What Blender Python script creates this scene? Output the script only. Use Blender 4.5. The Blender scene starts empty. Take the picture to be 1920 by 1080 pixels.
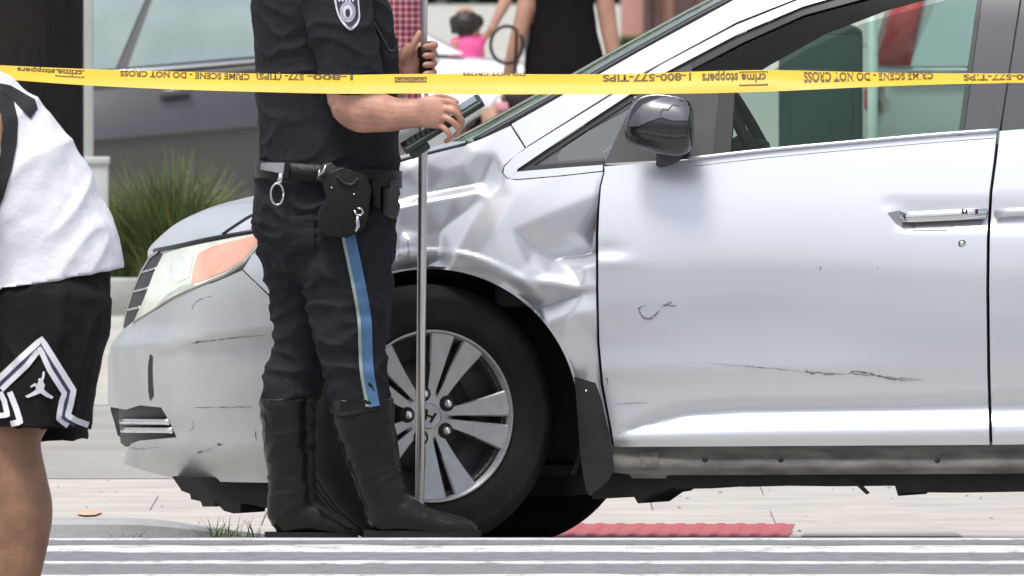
import bpy, bmesh, math, random
import numpy as np
from mathutils import Vector, Matrix, noise
from mathutils.bvhtree import BVHTree
random.seed(7)
SC = bpy.context.scene
COL = SC.collection
rad = math.radians

# ------------------------------------------------------------------ camera, sky, sun, exposure
CAM_POS = Vector((0.0, -60.0, 1.8))
FPX = 40800.0                                   # focal length in photo pixels (1920 wide): a long news lens
PITCH = math.atan(740.0 / FPX)
cam_d = bpy.data.cameras.new("camera"); cam = bpy.data.objects.new("camera", cam_d); COL.objects.link(cam)
cam.location = CAM_POS; cam.rotation_euler = (math.pi / 2 - PITCH, 0, 0)
cam_d.sensor_width = 36.0; cam_d.lens = FPX * 36.0 / 1920.0
cam_d.clip_start = 1.0; cam_d.clip_end = 6000.0
cam_d.dof.use_dof = True; cam_d.dof.focus_distance = 59.6; cam_d.dof.aperture_fstop = 34.0
SC.camera = cam
SUN_EL, SUN_AZ = 67.0, -32.0                    # azimuth from straight behind the camera, + to the right
world = bpy.data.worlds.new("World"); SC.world = world; world.use_nodes = True
wn = world.node_tree.nodes; wl = world.node_tree.links; wn.clear()
sky = wn.new('ShaderNodeTexSky'); sky.sky_type = 'NISHITA'; sky.sun_disc = False
sky.sun_elevation = rad(SUN_EL); sky.sun_rotation = rad(180 - SUN_AZ)
sky.air_density = 1.0; sky.dust_density = 3.0; sky.ozone_density = 1.0
hsv = wn.new('ShaderNodeHueSaturation'); hsv.inputs['Saturation'].default_value = 0.50
bg = wn.new('ShaderNodeBackground'); bg.inputs['Strength'].default_value = 0.09
wo = wn.new('ShaderNodeOutputWorld')
wl.new(sky.outputs[0], hsv.inputs['Color']); wl.new(hsv.outputs[0], bg.inputs[0]); wl.new(bg.outputs[0], wo.inputs[0])
sun_d = bpy.data.lights.new("sun", 'SUN'); sun_d.energy = 1.5; sun_d.angle = rad(14); sun_d.color = (1.0, 0.965, 0.92)
sun = bpy.data.objects.new("sun", sun_d); COL.objects.link(sun)
el, az = rad(SUN_EL), rad(SUN_AZ)
sdir = Vector((math.sin(az) * math.cos(el), -math.cos(az) * math.cos(el), math.sin(el)))
sun.rotation_euler = sdir.to_track_quat('Z', 'Y').to_euler(); sun.location = (0, -20, 30)
vs = SC.view_settings
vs.view_transform = 'Standard'; vs.look = 'None'; vs.gamma = 1.0; vs.use_curve_mapping = False; vs.exposure = 1.02

# ------------------------------------------------------------------ mapping helpers
Fv = Vector((0, math.cos(PITCH), -math.sin(PITCH))); Uv = Vector((0, math.sin(PITCH), math.cos(PITCH))); Rv = Vector((1, 0, 0))
def ray(px, py):
    return Fv + Rv * ((px - 960.0) / FPX) + Uv * (-(py - 540.0) / FPX)
def P(px, py, Y=0.0):
    d = ray(px, py)
    return CAM_POS + d * ((Y - CAM_POS.y) / d.y)
def S(Y):                                        # photo pixels per metre at distance Y
    return FPX / (Y - CAM_POS.y)
GZP = [(-500, .049), (-.85, .049), (-.45, .030), (0, 0), (1.75, -.036), (2.2, -.04), (5000, -.04)]
def gz(Y):
    for (a, za), (b, zb) in zip(GZP, GZP[1:]):
        if Y <= b:
            return za + (zb - za) * (Y - a) / (b - a)
    return GZP[-1][1]
def interp(tab, v):
    if v <= tab[0][0]: return tab[0][1]
    for (a, fa), (b, fb) in zip(tab, tab[1:]):
        if v <= b: return fa + (fb - fa) * (v - a) / (b - a)
    return tab[-1][1]
def smooth01(t):
    t = max(0.0, min(1.0, t)); return t * t * (3 - 2 * t)
def spline(pts, n=6):
    pts = [Vector(p) for p in pts]; out = []
    for i in range(len(pts) - 1):
        p0 = pts[max(i - 1, 0)]; p1 = pts[i]; p2 = pts[i + 1]; p3 = pts[min(i + 2, len(pts) - 1)]
        for k in range(n):
            t = k / n
            out.append(0.5 * ((2 * p1) + (p2 - p0) * t + (2 * p0 - 5 * p1 + 4 * p2 - p3) * t * t + (3 * p1 - p0 - 3 * p2 + p3) * t ** 3))
    out.append(pts[-1]); return out

# ------------------------------------------------------------------ object helpers
MW = {}
def root(name, loc, label, cat, group=None, rot=None):
    o = bpy.data.objects.new(name, None); COL.objects.link(o); o.empty_display_size = 0.1
    M = Matrix.Translation(Vector(loc))
    if rot is not None: M = M @ rot.to_4x4()
    o.matrix_world = M; MW[o] = M
    o['label'] = label; o['category'] = cat
    if group: o['group'] = group
    return o
def tag(o, label=None, cat=None, group=None, kind=None):
    if label: o['label'] = label
    if cat: o['category'] = cat
    if group: o['group'] = group
    if kind: o['kind'] = kind
    return o
def mk(name, bm, mats, parent=None, smooth=True):
    """bm is in world coordinates; object keeps parent's frame"""
    if parent is not None:
        M = MW[parent]; bm.transform(M.inverted())
    me = bpy.data.meshes.new(name)
    if smooth:
        for f in bm.faces: f.smooth = True
    bm.to_mesh(me); bm.free()
    o = bpy.data.objects.new(name, me); COL.objects.link(o)
    for m in (mats if isinstance(mats, (list, tuple)) else [mats]): me.materials.append(m)
    if parent is not None:
        o.parent = parent; MW[o] = MW[parent]
    else:
        MW[o] = Matrix.Identity(4)
    return o
def thing_mesh(name, bm, mats, label, cat, loc, group=None, smooth=True):
    """single-mesh thing with origin at loc"""
    bm.transform(Matrix.Translation(-Vector(loc)))
    me = bpy.data.meshes.new(name)
    if smooth:
        for f in bm.faces: f.smooth = True
    bm.to_mesh(me); bm.free()
    o = bpy.data.objects.new(name, me); COL.objects.link(o); o.location = loc
    for m in (mats if isinstance(mats, (list, tuple)) else [mats]): me.materials.append(m)
    MW[o] = Matrix.Translation(Vector(loc))
    return tag(o, label, cat, group)
def bm_box(bm, lo, hi, mi=0, bevel=0.0, M=None):
    vs_ = [bm.verts.new((x, y, z)) for z in (lo[2], hi[2]) for y in (lo[1], hi[1]) for x in (lo[0], hi[0])]
    fs = []
    for q in ((0, 2, 3, 1), (4, 5, 7, 6), (0, 1, 5, 4), (2, 6, 7, 3), (0, 4, 6, 2), (1, 3, 7, 5)):
        f = bm.faces.new([vs_[i] for i in q]); f.material_index = mi; fs.append(f)
    if bevel > 0:
        es = list({e for f in fs for e in f.edges})
        r = bmesh.ops.bevel(bm, geom=es, offset=bevel, segments=2, affect='EDGES', profile=0.5)
        vs_ = list({v for f in r['faces'] for v in f.verts} | {v for v in vs_ if v.is_valid})
    if M is not None:
        bmesh.ops.transform(bm, matrix=M, verts=[v for v in vs_ if v.is_valid])
    return vs_
def box(lo, hi, bevel=0.0, M=None):
    bm = bmesh.new(); bm_box(bm, lo, hi, 0, bevel, M); return bm
def bm_tube(bm, pts, r, n=8, mi=0, cap=True, flat=None):
    """round tube along world pts; r number or list"""
    pts = [Vector(p) for p in pts]; rings = []
    up = Vector((0, 1, 0))
    for i, p in enumerate(pts):
        t = (pts[min(i + 1, len(pts) - 1)] - pts[max(i - 1, 0)]).normalized()
        a = t.cross(up)
        if a.length < 1e-3: a = t.cross(Vector((1, 0, 0)))
        a.normalize(); b = a.cross(t).normalized()
        rr = r[i] if isinstance(r, (list, tuple)) else r
        ra, rb = rr if isinstance(rr, (list, tuple)) else (rr, rr)
        rings.append([bm.verts.new(p + a * (ra * math.cos(2 * math.pi * k / n)) + b * (rb * math.sin(2 * math.pi * k / n))) for k in range(n)])
    for A, B in zip(rings, rings[1:]):
        for k in range(n):
            f = bm.faces.new((A[k], A[(k + 1) % n], B[(k + 1) % n], B[k])); f.material_index = mi
    if cap:
        for ring, rev in ((rings[0], True), (rings[-1], False)):
            f = bm.faces.new(ring[::-1] if rev else ring); f.material_index = mi
    return rings
def tube(pts, r, n=8):
    bm = bmesh.new(); bm_tube(bm, pts, r, n); bmesh.ops.recalc_face_normals(bm, faces=bm.faces[:]); return bm
def bm_ell(bm, c, rx, ry, rz, seg=16, M=None):
    r = bmesh.ops.create_uvsphere(bm, u_segments=seg, v_segments=max(6, seg // 2), radius=1.0)
    T = Matrix.Translation(Vector(c)) @ (M or Matrix.Identity(4)) @ Matrix.Diagonal((rx, ry, rz, 1))
    bmesh.ops.transform(bm, matrix=T, verts=r['verts'])
def limb(bm, nodes, n=18, sub=5):
    """nodes (px, py, halfwidth_px, Y, depth_radius_m): a tapering round-ended limb lying roughly in the picture plane"""
    C = [P(a, b, Y) for a, b, h, Y, d in nodes]
    R = [(h / S(Y), d) for a, b, h, Y, d in nodes]
    cs = spline(C, sub); rs = spline([Vector((a, b, 0)) for a, b in R], sub)
    # rounded caps
    t0 = (cs[0] - cs[1]).normalized(); t1 = (cs[-1] - cs[-2]).normalized()
    m0 = min(rs[0].x, rs[0].y) * .6; m1 = min(rs[-1].x, rs[-1].y) * .6
    ext = [(cs[0] + t0 * m0, rs[0] * .35), (cs[0] + t0 * m0 * .6, rs[0] * .78)] + list(zip(cs, rs)) + [(cs[-1] + t1 * m1 * .6, rs[-1] * .78), (cs[-1] + t1 * m1, rs[-1] * .35)]
    rings = []
    for i, (p, r) in enumerate(ext):
        t = (ext[min(i + 1, len(ext) - 1)][0] - ext[max(i - 1, 0)][0]).normalized()
        a = Vector((0, 1, 0)).cross(t)
        if a.length < .25: a = Vector((1, 0, 0)).cross(t) * -1
        a.normalize(); b = t.cross(a).normalized()
        rings.append([bm.verts.new(p + a * (r.x * math.cos(2 * math.pi * k / n)) + b * (r.y * math.sin(2 * math.pi * k / n))) for k in range(n)])
    for A, B in zip(rings, rings[1:]):
        for k in range(n): bm.faces.new((A[k], A[(k + 1) % n], B[(k + 1) % n], B[k]))
    bm.faces.new(rings[0][::-1]); bm.faces.new(rings[-1])
def organic(name, bm, voxel, smooth_it, mats, parent, disp=None, clips=()):
    """one continuous surface from overlapping closed shapes"""
    bmesh.ops.recalc_face_normals(bm, faces=bm.faces[:])
    me = bpy.data.meshes.new("tmp"); bm.to_mesh(me); bm.free()
    o = bpy.data.objects.new("tmp", me); COL.objects.link(o)
    m = o.modifiers.new("r", 'REMESH'); m.mode = 'VOXEL'; m.voxel_size = voxel; m.use_smooth_shade = True
    if smooth_it:
        s = o.modifiers.new("s", 'SMOOTH'); s.factor = 0.5; s.iterations = smooth_it
    dg = bpy.context.evaluated_depsgraph_get(); dg.update()
    me2 = bpy.data.meshes.new_from_object(o.evaluated_get(dg))
    bpy.data.objects.remove(o); bpy.data.meshes.remove(me)
    bm = bmesh.new(); bm.from_mesh(me2); bpy.data.meshes.remove(me2)
    for co, no in clips:
        g = bm.verts[:] + bm.edges[:] + bm.faces[:]
        r = bmesh.ops.bisect_plane(bm, geom=g, plane_co=co, plane_no=no, clear_outer=True)
        ed = [e for e in r['geom_cut'] if isinstance(e, bmesh.types.BMEdge)]
        ret = bmesh.ops.extrude_edge_only(bm, edges=ed)
        nv = [v for v in ret['geom'] if isinstance(v, bmesh.types.BMVert)]
        if nv:
            c = sum((v.co for v in nv), Vector()) / len(nv)
            for v in nv: v.co = v.co + (c - v.co) * 0.10 - Vector(no) * 0.004
            ed2 = [e for e in ret['geom'] if isinstance(e, bmesh.types.BMEdge) and e.is_boundary]
            try: bmesh.ops.holes_fill(bm, edges=ed2, sides=0)
            except Exception: pass
    if disp:
        bm.normal_update()
        for v, off in [(v, disp(v.co, v.normal)) for v in bm.verts]: v.co += v.normal * off
    return mk(name, bm, mats, parent)
def bvh_of(*objs):
    vs_, fs = [], []
    for o in objs:
        b = len(vs_); M = MW[o]
        vs_ += [M @ v.co for v in o.data.vertices]
        fs += [[b + i for i in p.vertices] for p in o.data.polygons]
    return BVHTree.FromPolygons(vs_, fs)
def hit(bvh, px, py, off=0.002, fallback=None):
    d = ray(px, py).normalized(); loc, no, i, dist = bvh.ray_cast(CAM_POS, d)
    if loc is None: return fallback
    return loc - d * off
def clip_grid(bm, xs, ys):
    for x in xs:
        bmesh.ops.bisect_plane(bm, geom=bm.verts[:] + bm.edges[:] + bm.faces[:], plane_co=(x, 0, 0), plane_no=(1, 0, 0), dist=1e-5)
    for y in ys:
        bmesh.ops.bisect_plane(bm, geom=bm.verts[:] + bm.edges[:] + bm.faces[:], plane_co=(0, y, 0), plane_no=(0, 1, 0), dist=1e-5)
def frange(a, b, s):
    out = []; x = math.ceil(a / s) * s
    while x < b: out.append(x + 0.0137 * s); x += s
    return out
def decal(name, outline, bvh, mat, parent, step=5.0, off=0.002, thick=0.0015):
    """a patch sewn or printed on a surface: outline in photo pixels laid on the surface and given thickness"""
    bm = bmesh.new(); f = bm.faces.new([bm.verts.new((x, y, 0)) for x, y in outline])
    xs = [p[0] for p in outline]; ys = [p[1] for p in outline]
    clip_grid(bm, frange(min(xs), max(xs), step), frange(min(ys), max(ys), step))
    bad = []; last = None
    for v in bm.verts:
        h = hit(bvh, v.co.x, v.co.y, off)
        if h is None: bad.append(v)
        else: v.co = h
    bmesh.ops.delete(bm, geom=bad, context='VERTS')
    if not bm.faces: bm.free(); return None
    orient(bm); flange(bm, Vector((0, 1, 0)) * (off + thick))
    return mk(name, bm, mat, parent)
def orient(bm, d=Vector((0, -1, 0))):
    bmesh.ops.recalc_face_normals(bm, faces=bm.faces[:]); bm.normal_update()
    s = sum(f.normal.dot(d) * f.calc_area() for f in bm.faces)
    if s < 0: bmesh.ops.reverse_faces(bm, faces=bm.faces[:])
def flange(bm, vec):
    ed = [e for e in bm.edges if e.is_boundary]
    for e in ed: e.smooth = False
    r = bmesh.ops.extrude_edge_only(bm, edges=ed)
    for v in r['geom']:
        if isinstance(v, bmesh.types.BMVert): v.co += vec
    for e in bm.edges:
        if e.is_boundary: e.smooth = False
def ribbon(name, pts, wpx, bvh, mat, parent, off=0.002):
    """thin scratch or stitched band following photo pixels on a surface"""
    pts = [Vector((a, b)) for a, b in pts]; out_l, out_r = [], []
    for i, p in enumerate(pts):
        t = (pts[min(i + 1, len(pts) - 1)] - pts[max(i - 1, 0)]).normalized(); n = Vector((-t.y, t.x))
        w = (wpx[i] if isinstance(wpx, (list, tuple)) else wpx) * .5
        out_l.append(p + n * w); out_r.append(p - n * w)
    bm = bmesh.new(); L = [hit(bvh, p.x, p.y, off) for p in out_l]; Rr = [hit(bvh, p.x, p.y, off) for p in out_r]
    for i in range(len(pts) - 1):
        q = (L[i], L[i + 1], Rr[i + 1], Rr[i])
        if any(c is None for c in q): continue
        bm.faces.new([bm.verts.new(c) for c in q])
    bmesh.ops.remove_doubles(bm, verts=bm.verts[:], dist=1e-6)
    if not bm.faces: bm.free(); return None
    orient(bm); return mk(name, bm, mat, parent)

# ------------------------------------------------------------------ materials
MATS = {}
def mat(name, col, rough=0.6, metal=0.0, vary=0.12, scale=8.0, bump=0.0, bscale=60.0, coat=0.0, spec=0.5, col2=None, sheen=0.0, emis=None, aniso=None, trans=0.0):
    if name in MATS: return MATS[name]
    m = bpy.data.materials.new(name); m.use_nodes = True; MATS[name] = m
    nt = m.node_tree; N = nt.nodes; L = nt.links; b = N['Principled BSDF']
    tc = N.new('ShaderNodeTexCoord')
    no = N.new('ShaderNodeTexNoise'); no.inputs['Scale'].default_value = scale; no.inputs['Detail'].default_value = 6.0
    if aniso:
        mp = N.new('ShaderNodeMapping'); mp.inputs['Scale'].default_value = aniso
        L.new(tc.outputs['Object'], mp.inputs[0]); L.new(mp.outputs[0], no.inputs['Vector'])
    else: L.new(tc.outputs['Object'], no.inputs['Vector'])
    ramp = N.new('ShaderNodeValToRGB'); ramp.color_ramp.elements[0].position = .32; ramp.color_ramp.elements[1].position = .68
    c1 = [max(0, c * (1 - vary)) for c in col]; c2 = col2 or [min(1, c * (1 + vary)) for c in col]
    ramp.color_ramp.elements[0].color = (*c1, 1); ramp.color_ramp.elements[1].color = (*c2, 1)
    L.new(no.outputs['Fac'], ramp.inputs[0]); L.new(ramp.outputs[0], b.inputs['Base Color'])
    b.inputs['Roughness'].default_value = rough; b.inputs['Metallic'].default_value = metal
    b.inputs['Coat Weight'].default_value = coat; b.inputs['Coat Roughness'].default_value = 0.05
    b.inputs['Specular IOR Level'].default_value = spec
    if sheen: b.inputs['Sheen Weight'].default_value = sheen
    if bump:
        n2 = N.new('ShaderNodeTexNoise'); n2.inputs['Scale'].default_value = bscale; n2.inputs['Detail'].default_value = 8.0
        if aniso: L.new(mp.outputs[0], n2.inputs['Vector'])
        else: L.new(tc.outputs['Object'], n2.inputs['Vector'])
        bp = N.new('ShaderNodeBump'); bp.inputs['Strength'].default_value = bump; bp.inputs['Distance'].default_value = 0.01
        L.new(n2.outputs['Fac'], bp.inputs['Height']); L.new(bp.outputs[0], b.inputs['Normal'])
    return m
def glass(name, tint, refl=0.12, rough=0.02, ior=1.5):
    if name in MATS: return MATS[name]
    m = bpy.data.materials.new(name); m.use_nodes = True; MATS[name] = m
    N = m.node_tree.nodes; L = m.node_tree.links; N.clear()
    t = N.new('ShaderNodeBsdfTransparent'); t.inputs[0].default_value = (*tint, 1)
    g = N.new('ShaderNodeBsdfGlossy'); g.inputs['Roughness'].default_value = rough; g.inputs[0].default_value = (.95, 1, .97, 1)
    fr = N.new('ShaderNodeFresnel'); fr.inputs[0].default_value = ior
    mx = N.new('ShaderNodeMath'); mx.operation = 'MAXIMUM'; mx.inputs[1].default_value = refl; L.new(fr.outputs[0], mx.inputs[0])
    mix = N.new('ShaderNodeMixShader'); o = N.new('ShaderNodeOutputMaterial')
    L.new(mx.outputs[0], mix.inputs[0]); L.new(t.outputs[0], mix.inputs[1]); L.new(g.outputs[0], mix.inputs[2]); L.new(mix.outputs[0], o.inputs[0])
    return m
SILVER = mat('silver_paint', (.63, .652, .695), .30, .50, .015, 3.0, coat=.25)
SILVER_B = mat('silver_bumper_paint', (.53, .55, .565), .40, .5, .09, 5.0, coat=.12)
CHROME = mat('chrome', (.78, .78, .8), .12, 1.0, .03, 20)
BRUSHED = mat('machined_alloy', (.40, .40, .41), .38, .8, .08, 40)
DKALLOY = mat('dark_alloy', (.10, .10, .105), .5, .4, .1, 30)
BLACKPL = mat('black_plastic', (.018, .018, .020), .5, 0, .2, 20, bump=.1, bscale=200)
GREYPL = mat('mudflap_plastic', (.019, .0195, .021), .65, 0, .2, 20, bump=.15, bscale=150, spec=.3)
RUBBER = mat('tyre_rubber', (.012, .012, .0125), .8, 0, .35, 14, bump=.15, bscale=120, spec=.3)
SEAL = mat('window_seal', (.012, .012, .014), .45, 0, .1)
PILLAR = mat('grey_pillar_film', (.060, .060, .070), .38, 0, .05, 5)
HEADLINER = mat('headliner', (.030, .031, .028), .9, 0, .1, 30)
DASH = mat('dashboard_plastic', (.045, .047, .05), .7, 0, .1, 30)
GREYTRIM = mat('interior_grey_trim', (.15, .155, .15), .7, 0, .1, 20)
DIRT = mat('dirty_rocker', (.125, .12, .112), .8, .05, .4, 9, bump=.2, bscale=40, aniso=(1, 1, 4))
UNDER = mat('underbody', (.014, .013, .013), .85, 0, .3, 15)
SCRATCH = mat('scratch', (.12, .12, .125), .8, 0, .6, 60)
AMBER = mat('amber_lens', (.86, .45, .33), .18, 0, .16, 14, coat=1.0)
LENS = mat('hazy_headlight_lens', (.80, .86, .73), .22, .1, .20, 7, coat=1.0)
CLEARG = glass('clear_glass', (.80, .88, .84), .02, ior=1.33)
WSG = glass('windscreen_glass', (.20, .26, .22), .10)
QTRG = glass('quarter_glass', (.40, .46, .44), .22)
NAVY = mat('navy_shirt_cloth', (.018, .018, .0215), .85, 0, .15, 12, bump=.3, bscale=90, spec=.2)
TROU = mat('navy_trouser_cloth', (.016, .016, .021), .85, 0, .18, 10, bump=.3, bscale=90, spec=.2)
BOOT = mat('black_boot_leather', (.007, .0068, .006), .30, 0, .25, 12, bump=.10, bscale=60, spec=.32)
LEATH = mat('black_belt_leather', (.010, .0095, .0095), .45, 0, .2, 25, bump=.2, bscale=80, spec=.25)
SKIN = mat('skin_tan', (.46, .235, .165), .5, 0, .20, 22, bump=.15, bscale=140)
SKIN_D = mat('skin_brown', (.30, .155, .092), .5, 0, .2, 14, bump=.12, bscale=120)
SKIN_W = mat('skin_background', (.38, .20, .14), .55, 0, .1, 12)
HAIR = mat('dark_hair', (.018, .013, .011), .5, 0, .3, 40, bump=.4, bscale=60)
SBLUE = mat('stripe_blue', (.075, .165, .31), .75, 0, .12, 25)
SYEL = mat('stripe_pale_edge', (.30, .36, .34), .75, 0, .1, 25)
WCLOTH = mat('white_jersey', (.78, .78, .82), .8, 0, .03, 6, bump=.15, bscale=70)
BCLOTH = mat('black_mesh_shorts', (.011, .009, .009), .85, 0, .15, 20, bump=.2, bscale=160, spec=.2)
WTRIM = mat('white_trim', (.74, .74, .77), .75, 0, .04, 30)
STEEL = mat('steel', (.62, .62, .64), .22, 1.0, .05, 30)
ALU = mat('aluminium_pole', (.60, .61, .62), .28, .9, .05, 20, aniso=(30, 30, 1))
TAPEY = mat('yellow_tape', (.68, .43, .035), .4, 0, .06, 3, spec=.4)
TAPEK = mat('tape_print', (.12, .085, .02), .6, 0, .3, 40)
DEVG = mat('device_casing', (.022, .030, .024), .45, 0, .2, 25)
DEVS = mat('device_screen', (.20, .25, .30), .12, 0, .1, 15)
DEVE = mat('device_edge', (.11, .14, .12), .35, .2, .1, 25)

# ------------------------------------------------------------------ the ground
def sheet(name, pts_xy, m, lift, parent=None, step=None, smooth=True):
    """ground sheet; polygon in plan, draped on the ground profile"""
    bm = bmesh.new(); bm.faces.new([bm.verts.new((x, y, 0)) for x, y in pts_xy])
    ys = [p[1] for p in pts_xy]; xs = [p[0] for p in pts_xy]
    clip_grid(bm, [], [y for y, z in GZP if min(ys) < y < max(ys)] + ([] if not step else frange(min(ys), max(ys), step)))
    for v in bm.verts: v.co.z = gz(v.co.y) + lift
    orient(bm, Vector((0, 0, 1))); return mk(name, bm, m, parent, smooth)
GROUND = mat('pale_ground', (.40, .385, .36), .9, 0, .10, .4, bump=.2, bscale=8)
ASPH = mat('asphalt', (.19, .188, .203), .9, 0, .25, 18, bump=.5, bscale=90)
ASPH2 = mat('old_asphalt', (.30, .29, .27), .9, 0, .12, 1.2, bump=.3, bscale=60)
CONC = mat('concrete', (.445, .415, .378), .88, 0, .12, 2.5, bump=.2, bscale=50)
CONC2 = mat('concrete_pale', (.425, .40, .362), .88, 0, .12, 3.5, bump=.2, bscale=50)
KERBM = mat('kerb_stone', (.33, .335, .345), .85, 0, .12, 6, bump=.3, bscale=50)
PAINT = mat('worn_white_paint', (.62, .62, .61), .8, 0, .08, 9, bump=.3, bscale=50, aniso=(1, 6, 1))
def worn():
    m = PAINT; N = m.node_tree.nodes; L = m.node_tree.links; b = N['Principled BSDF']; src = b.inputs['Base Color'].links[0].from_socket
    tc = N.new('ShaderNodeTexCoord'); mp = N.new('ShaderNodeMapping'); mp.inputs['Scale'].default_value = (1.6, .5, 1); L.new(tc.outputs['Object'], mp.inputs[0])
    no = N.new('ShaderNodeTexNoise'); no.inputs['Scale'].default_value = 9; no.inputs['Detail'].default_value = 9; no.inputs['Roughness'].default_value = .72; L.new(mp.outputs[0], no.inputs['Vector'])
    rp = N.new('ShaderNodeValToRGB'); rp.color_ramp.elements[0].position = .50; rp.color_ramp.elements[1].position = .66; L.new(no.outputs['Fac'], rp.inputs[0])
    mx = N.new('ShaderNodeMixRGB'); mx.inputs[2].default_value = (.27, .265, .28, 1); L.new(rp.outputs[0], mx.inputs[0]); L.new(src, mx.inputs[1]); L.new(mx.outputs[0], b.inputs['Base Color'])
worn()
REDT = mat('red_tactile', (.40, .10, .115), .8, 0, .12, 12, bump=.2, bscale=40)
tag(sheet('ground', [(-2500, -500), (2500, -500), (2500, 4500), (-2500, 4500)], GROUND, -.012), kind='structure')
tag(sheet('road', [(-60, -140), (60, -140), (60, -.85), (-60, -.85)], ASPH, 0.0), kind='structure')
tag(sheet('gutter', [(-60, -.85), (60, -.85), (60, 2.02), (-60, 2.02)], CONC2, -.003), kind='structure')
# worn crosswalk bars, edges nibbled
def roadY(py):
    z = .049; d = ray(960, py); return CAM_POS.y + d.y * ((z - CAM_POS.z) / d.z)
def bar(py0, py1, seed, x0=-1.75, x1=2.2, wear=.06):
    ya, yb = roadY(py1), roadY(py0); rnd = random.Random(seed); bm = bmesh.new(); n = 150; top, bot = [], []
    for i in range(n + 1):
        x = x0 + (x1 - x0) * i / n
        na = noise.noise(Vector((x * 3.1, seed * 7.7, 0))) + .6 * noise.noise(Vector((x * 11, seed * 3.3, 5)))
        nb = noise.noise(Vector((x * 3.1, seed * 5.1, 9))) + .6 * noise.noise(Vector((x * 11, seed * 2.3, 3)))
        top.append(bm.verts.new((x, yb - .02 + wear * nb, .0505))); bot.append(bm.verts.new((x, ya + .02 + wear * na, .0505)))
    for i in range(n):
        if top[i].co.y - bot[i].co.y > .02 and top[i + 1].co.y - bot[i + 1].co.y > .02:
            bm.faces.new((bot[i], bot[i + 1], top[i + 1], top[i]))
    orient(bm, Vector((0, 0, 1))); flange(bm, Vector((0, 0, -.004)))
    tag(mk('crosswalk_stripe', bm, PAINT), kind='structure')
bar(1009.5, 1013.5, 1, wear=.03); bar(1023, 1036, 2, wear=.09); bar(1052, 1058, 3, wear=.06); bar(1077, 1090, 4, wear=.08); bar(1108, 1120, 5)
# sidewalk of concrete flags
def box_slab(x0, y0, x1, y1, z0, z1, bev=.008):
    return box((x0, y0, z0), (x1, y1, z1), bev)
sw = bmesh.new(); bm_box(sw, (-14, 2.03, -.30), (14, 8.4, -.052)); sidewalk = tag(mk('sidewalk', sw, CONC2, smooth=False), kind='structure')
rnd = random.Random(3)
ysl = [2.04, 3.42, 4.9, 6.5, 8.38]
for j in range(4):
    for i in range(-5, 6):
        x0 = i * 1.5 + .42 + .35 * (j % 2)
        bmf = box_slab(x0 + .0012, ysl[j] + .002, x0 + 1.4988, ysl[j + 1] - .002, -.14, -.040 + rnd.uniform(-.0015, .0015), .003)
        mk('concrete_flag', bmf, (CONC, CONC2)[rnd.random() < .4], sidewalk, smooth=False)
tag(sheet('driveway', [(-60, 8.42), (60, 8.42), (60, 18.2), (-60, 18.2)], ASPH2, 0.0), kind='structure')
tag(sheet('plaza', [(-90, 18.22), (90, 18.22), (90, 330), (-90, 330)], mat('plaza_concrete', (.41, .40, .36), .88, 0, .09, .6, bump=.2, bscale=20), 0.001), kind='structure')
# red tactile plate with truncated domes
tp = root('tactile_paving', (P(1270, 996, 2.6).x, 2.7, -.04), 'red tactile paving plate with rows of domes beneath the van', 'paving')
x0, x1 = P(1010, 1000, 2.1).x, P(1478, 1000, 2.1).x
Y0, Y1 = 2.08, 3.36; sl = .035
bm = bmesh.new(); lo, hi = -.06, -.0362
vsx = [bm.verts.new(c) for z in (lo, hi) for c in ((x0, Y0, z), (x1, Y0, z), (x1 + sl, Y1, z), (x0 + sl, Y1, z))]
for q in ((3, 2, 1, 0), (4, 5, 6, 7), (0, 1, 5, 4), (1, 2, 6, 5), (2, 3, 7, 6), (3, 0, 4, 7)): bm.faces.new([vsx[i] for i in q])
mk('plate', bm, REDT, tp, smooth=False)
bm = bmesh.new(); nx = int((x1 - x0) / .0585)
for i in range(nx):
    for j in range(22):
        cx = x0 + .03 + i * .0585 + sl * j / 22; cy = Y0 + .03 + j * .0585
        r0 = [bm.verts.new((cx + .017 * math.cos(a * math.pi / 3), cy + .017 * math.sin(a * math.pi / 3), hi)) for a in range(6)]
        r1 = [bm.verts.new((cx + .010 * math.cos(a * math.pi / 3), cy + .010 * math.sin(a * math.pi / 3), hi + .003)) for a in range(6)]
        for a in range(6): bm.faces.new((r0[a], r0[(a + 1) % 6], r1[(a + 1) % 6], r1[a]))
        bm.faces.new(r1)
tag(mk('domes', bm, REDT, tp), kind='stuff')
# ramp flare: a shallow wedge of concrete to the right of the plate
a, b_, c_ = P(1500, 1004, 2.3), P(1622, 957, 5.0), P(1800, 1003, 2.4)
bm = bmesh.new(); tri = [(a.x, 2.06, -.034), (c_.x, 2.06, -.034), (c_.x - .01, 2.4, -.032), (b_.x, 4.95, .006), (a.x + .02, 2.5, -.032)]
up_ = [bm.verts.new(t) for t in tri]; dn = [bm.verts.new((t[0], t[1], -.08)) for t in tri]
bm.faces.new(up_); bm.faces.new(dn[::-1])
for i in range(5): bm.faces.new((dn[i], dn[(i + 1) % 5], up_[(i + 1) % 5], up_[i]))
bmesh.ops.recalc_face_normals(bm, faces=bm.faces[:])
tag(mk('ramp_flare', bm, CONC, smooth=False), kind='structure')
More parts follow.
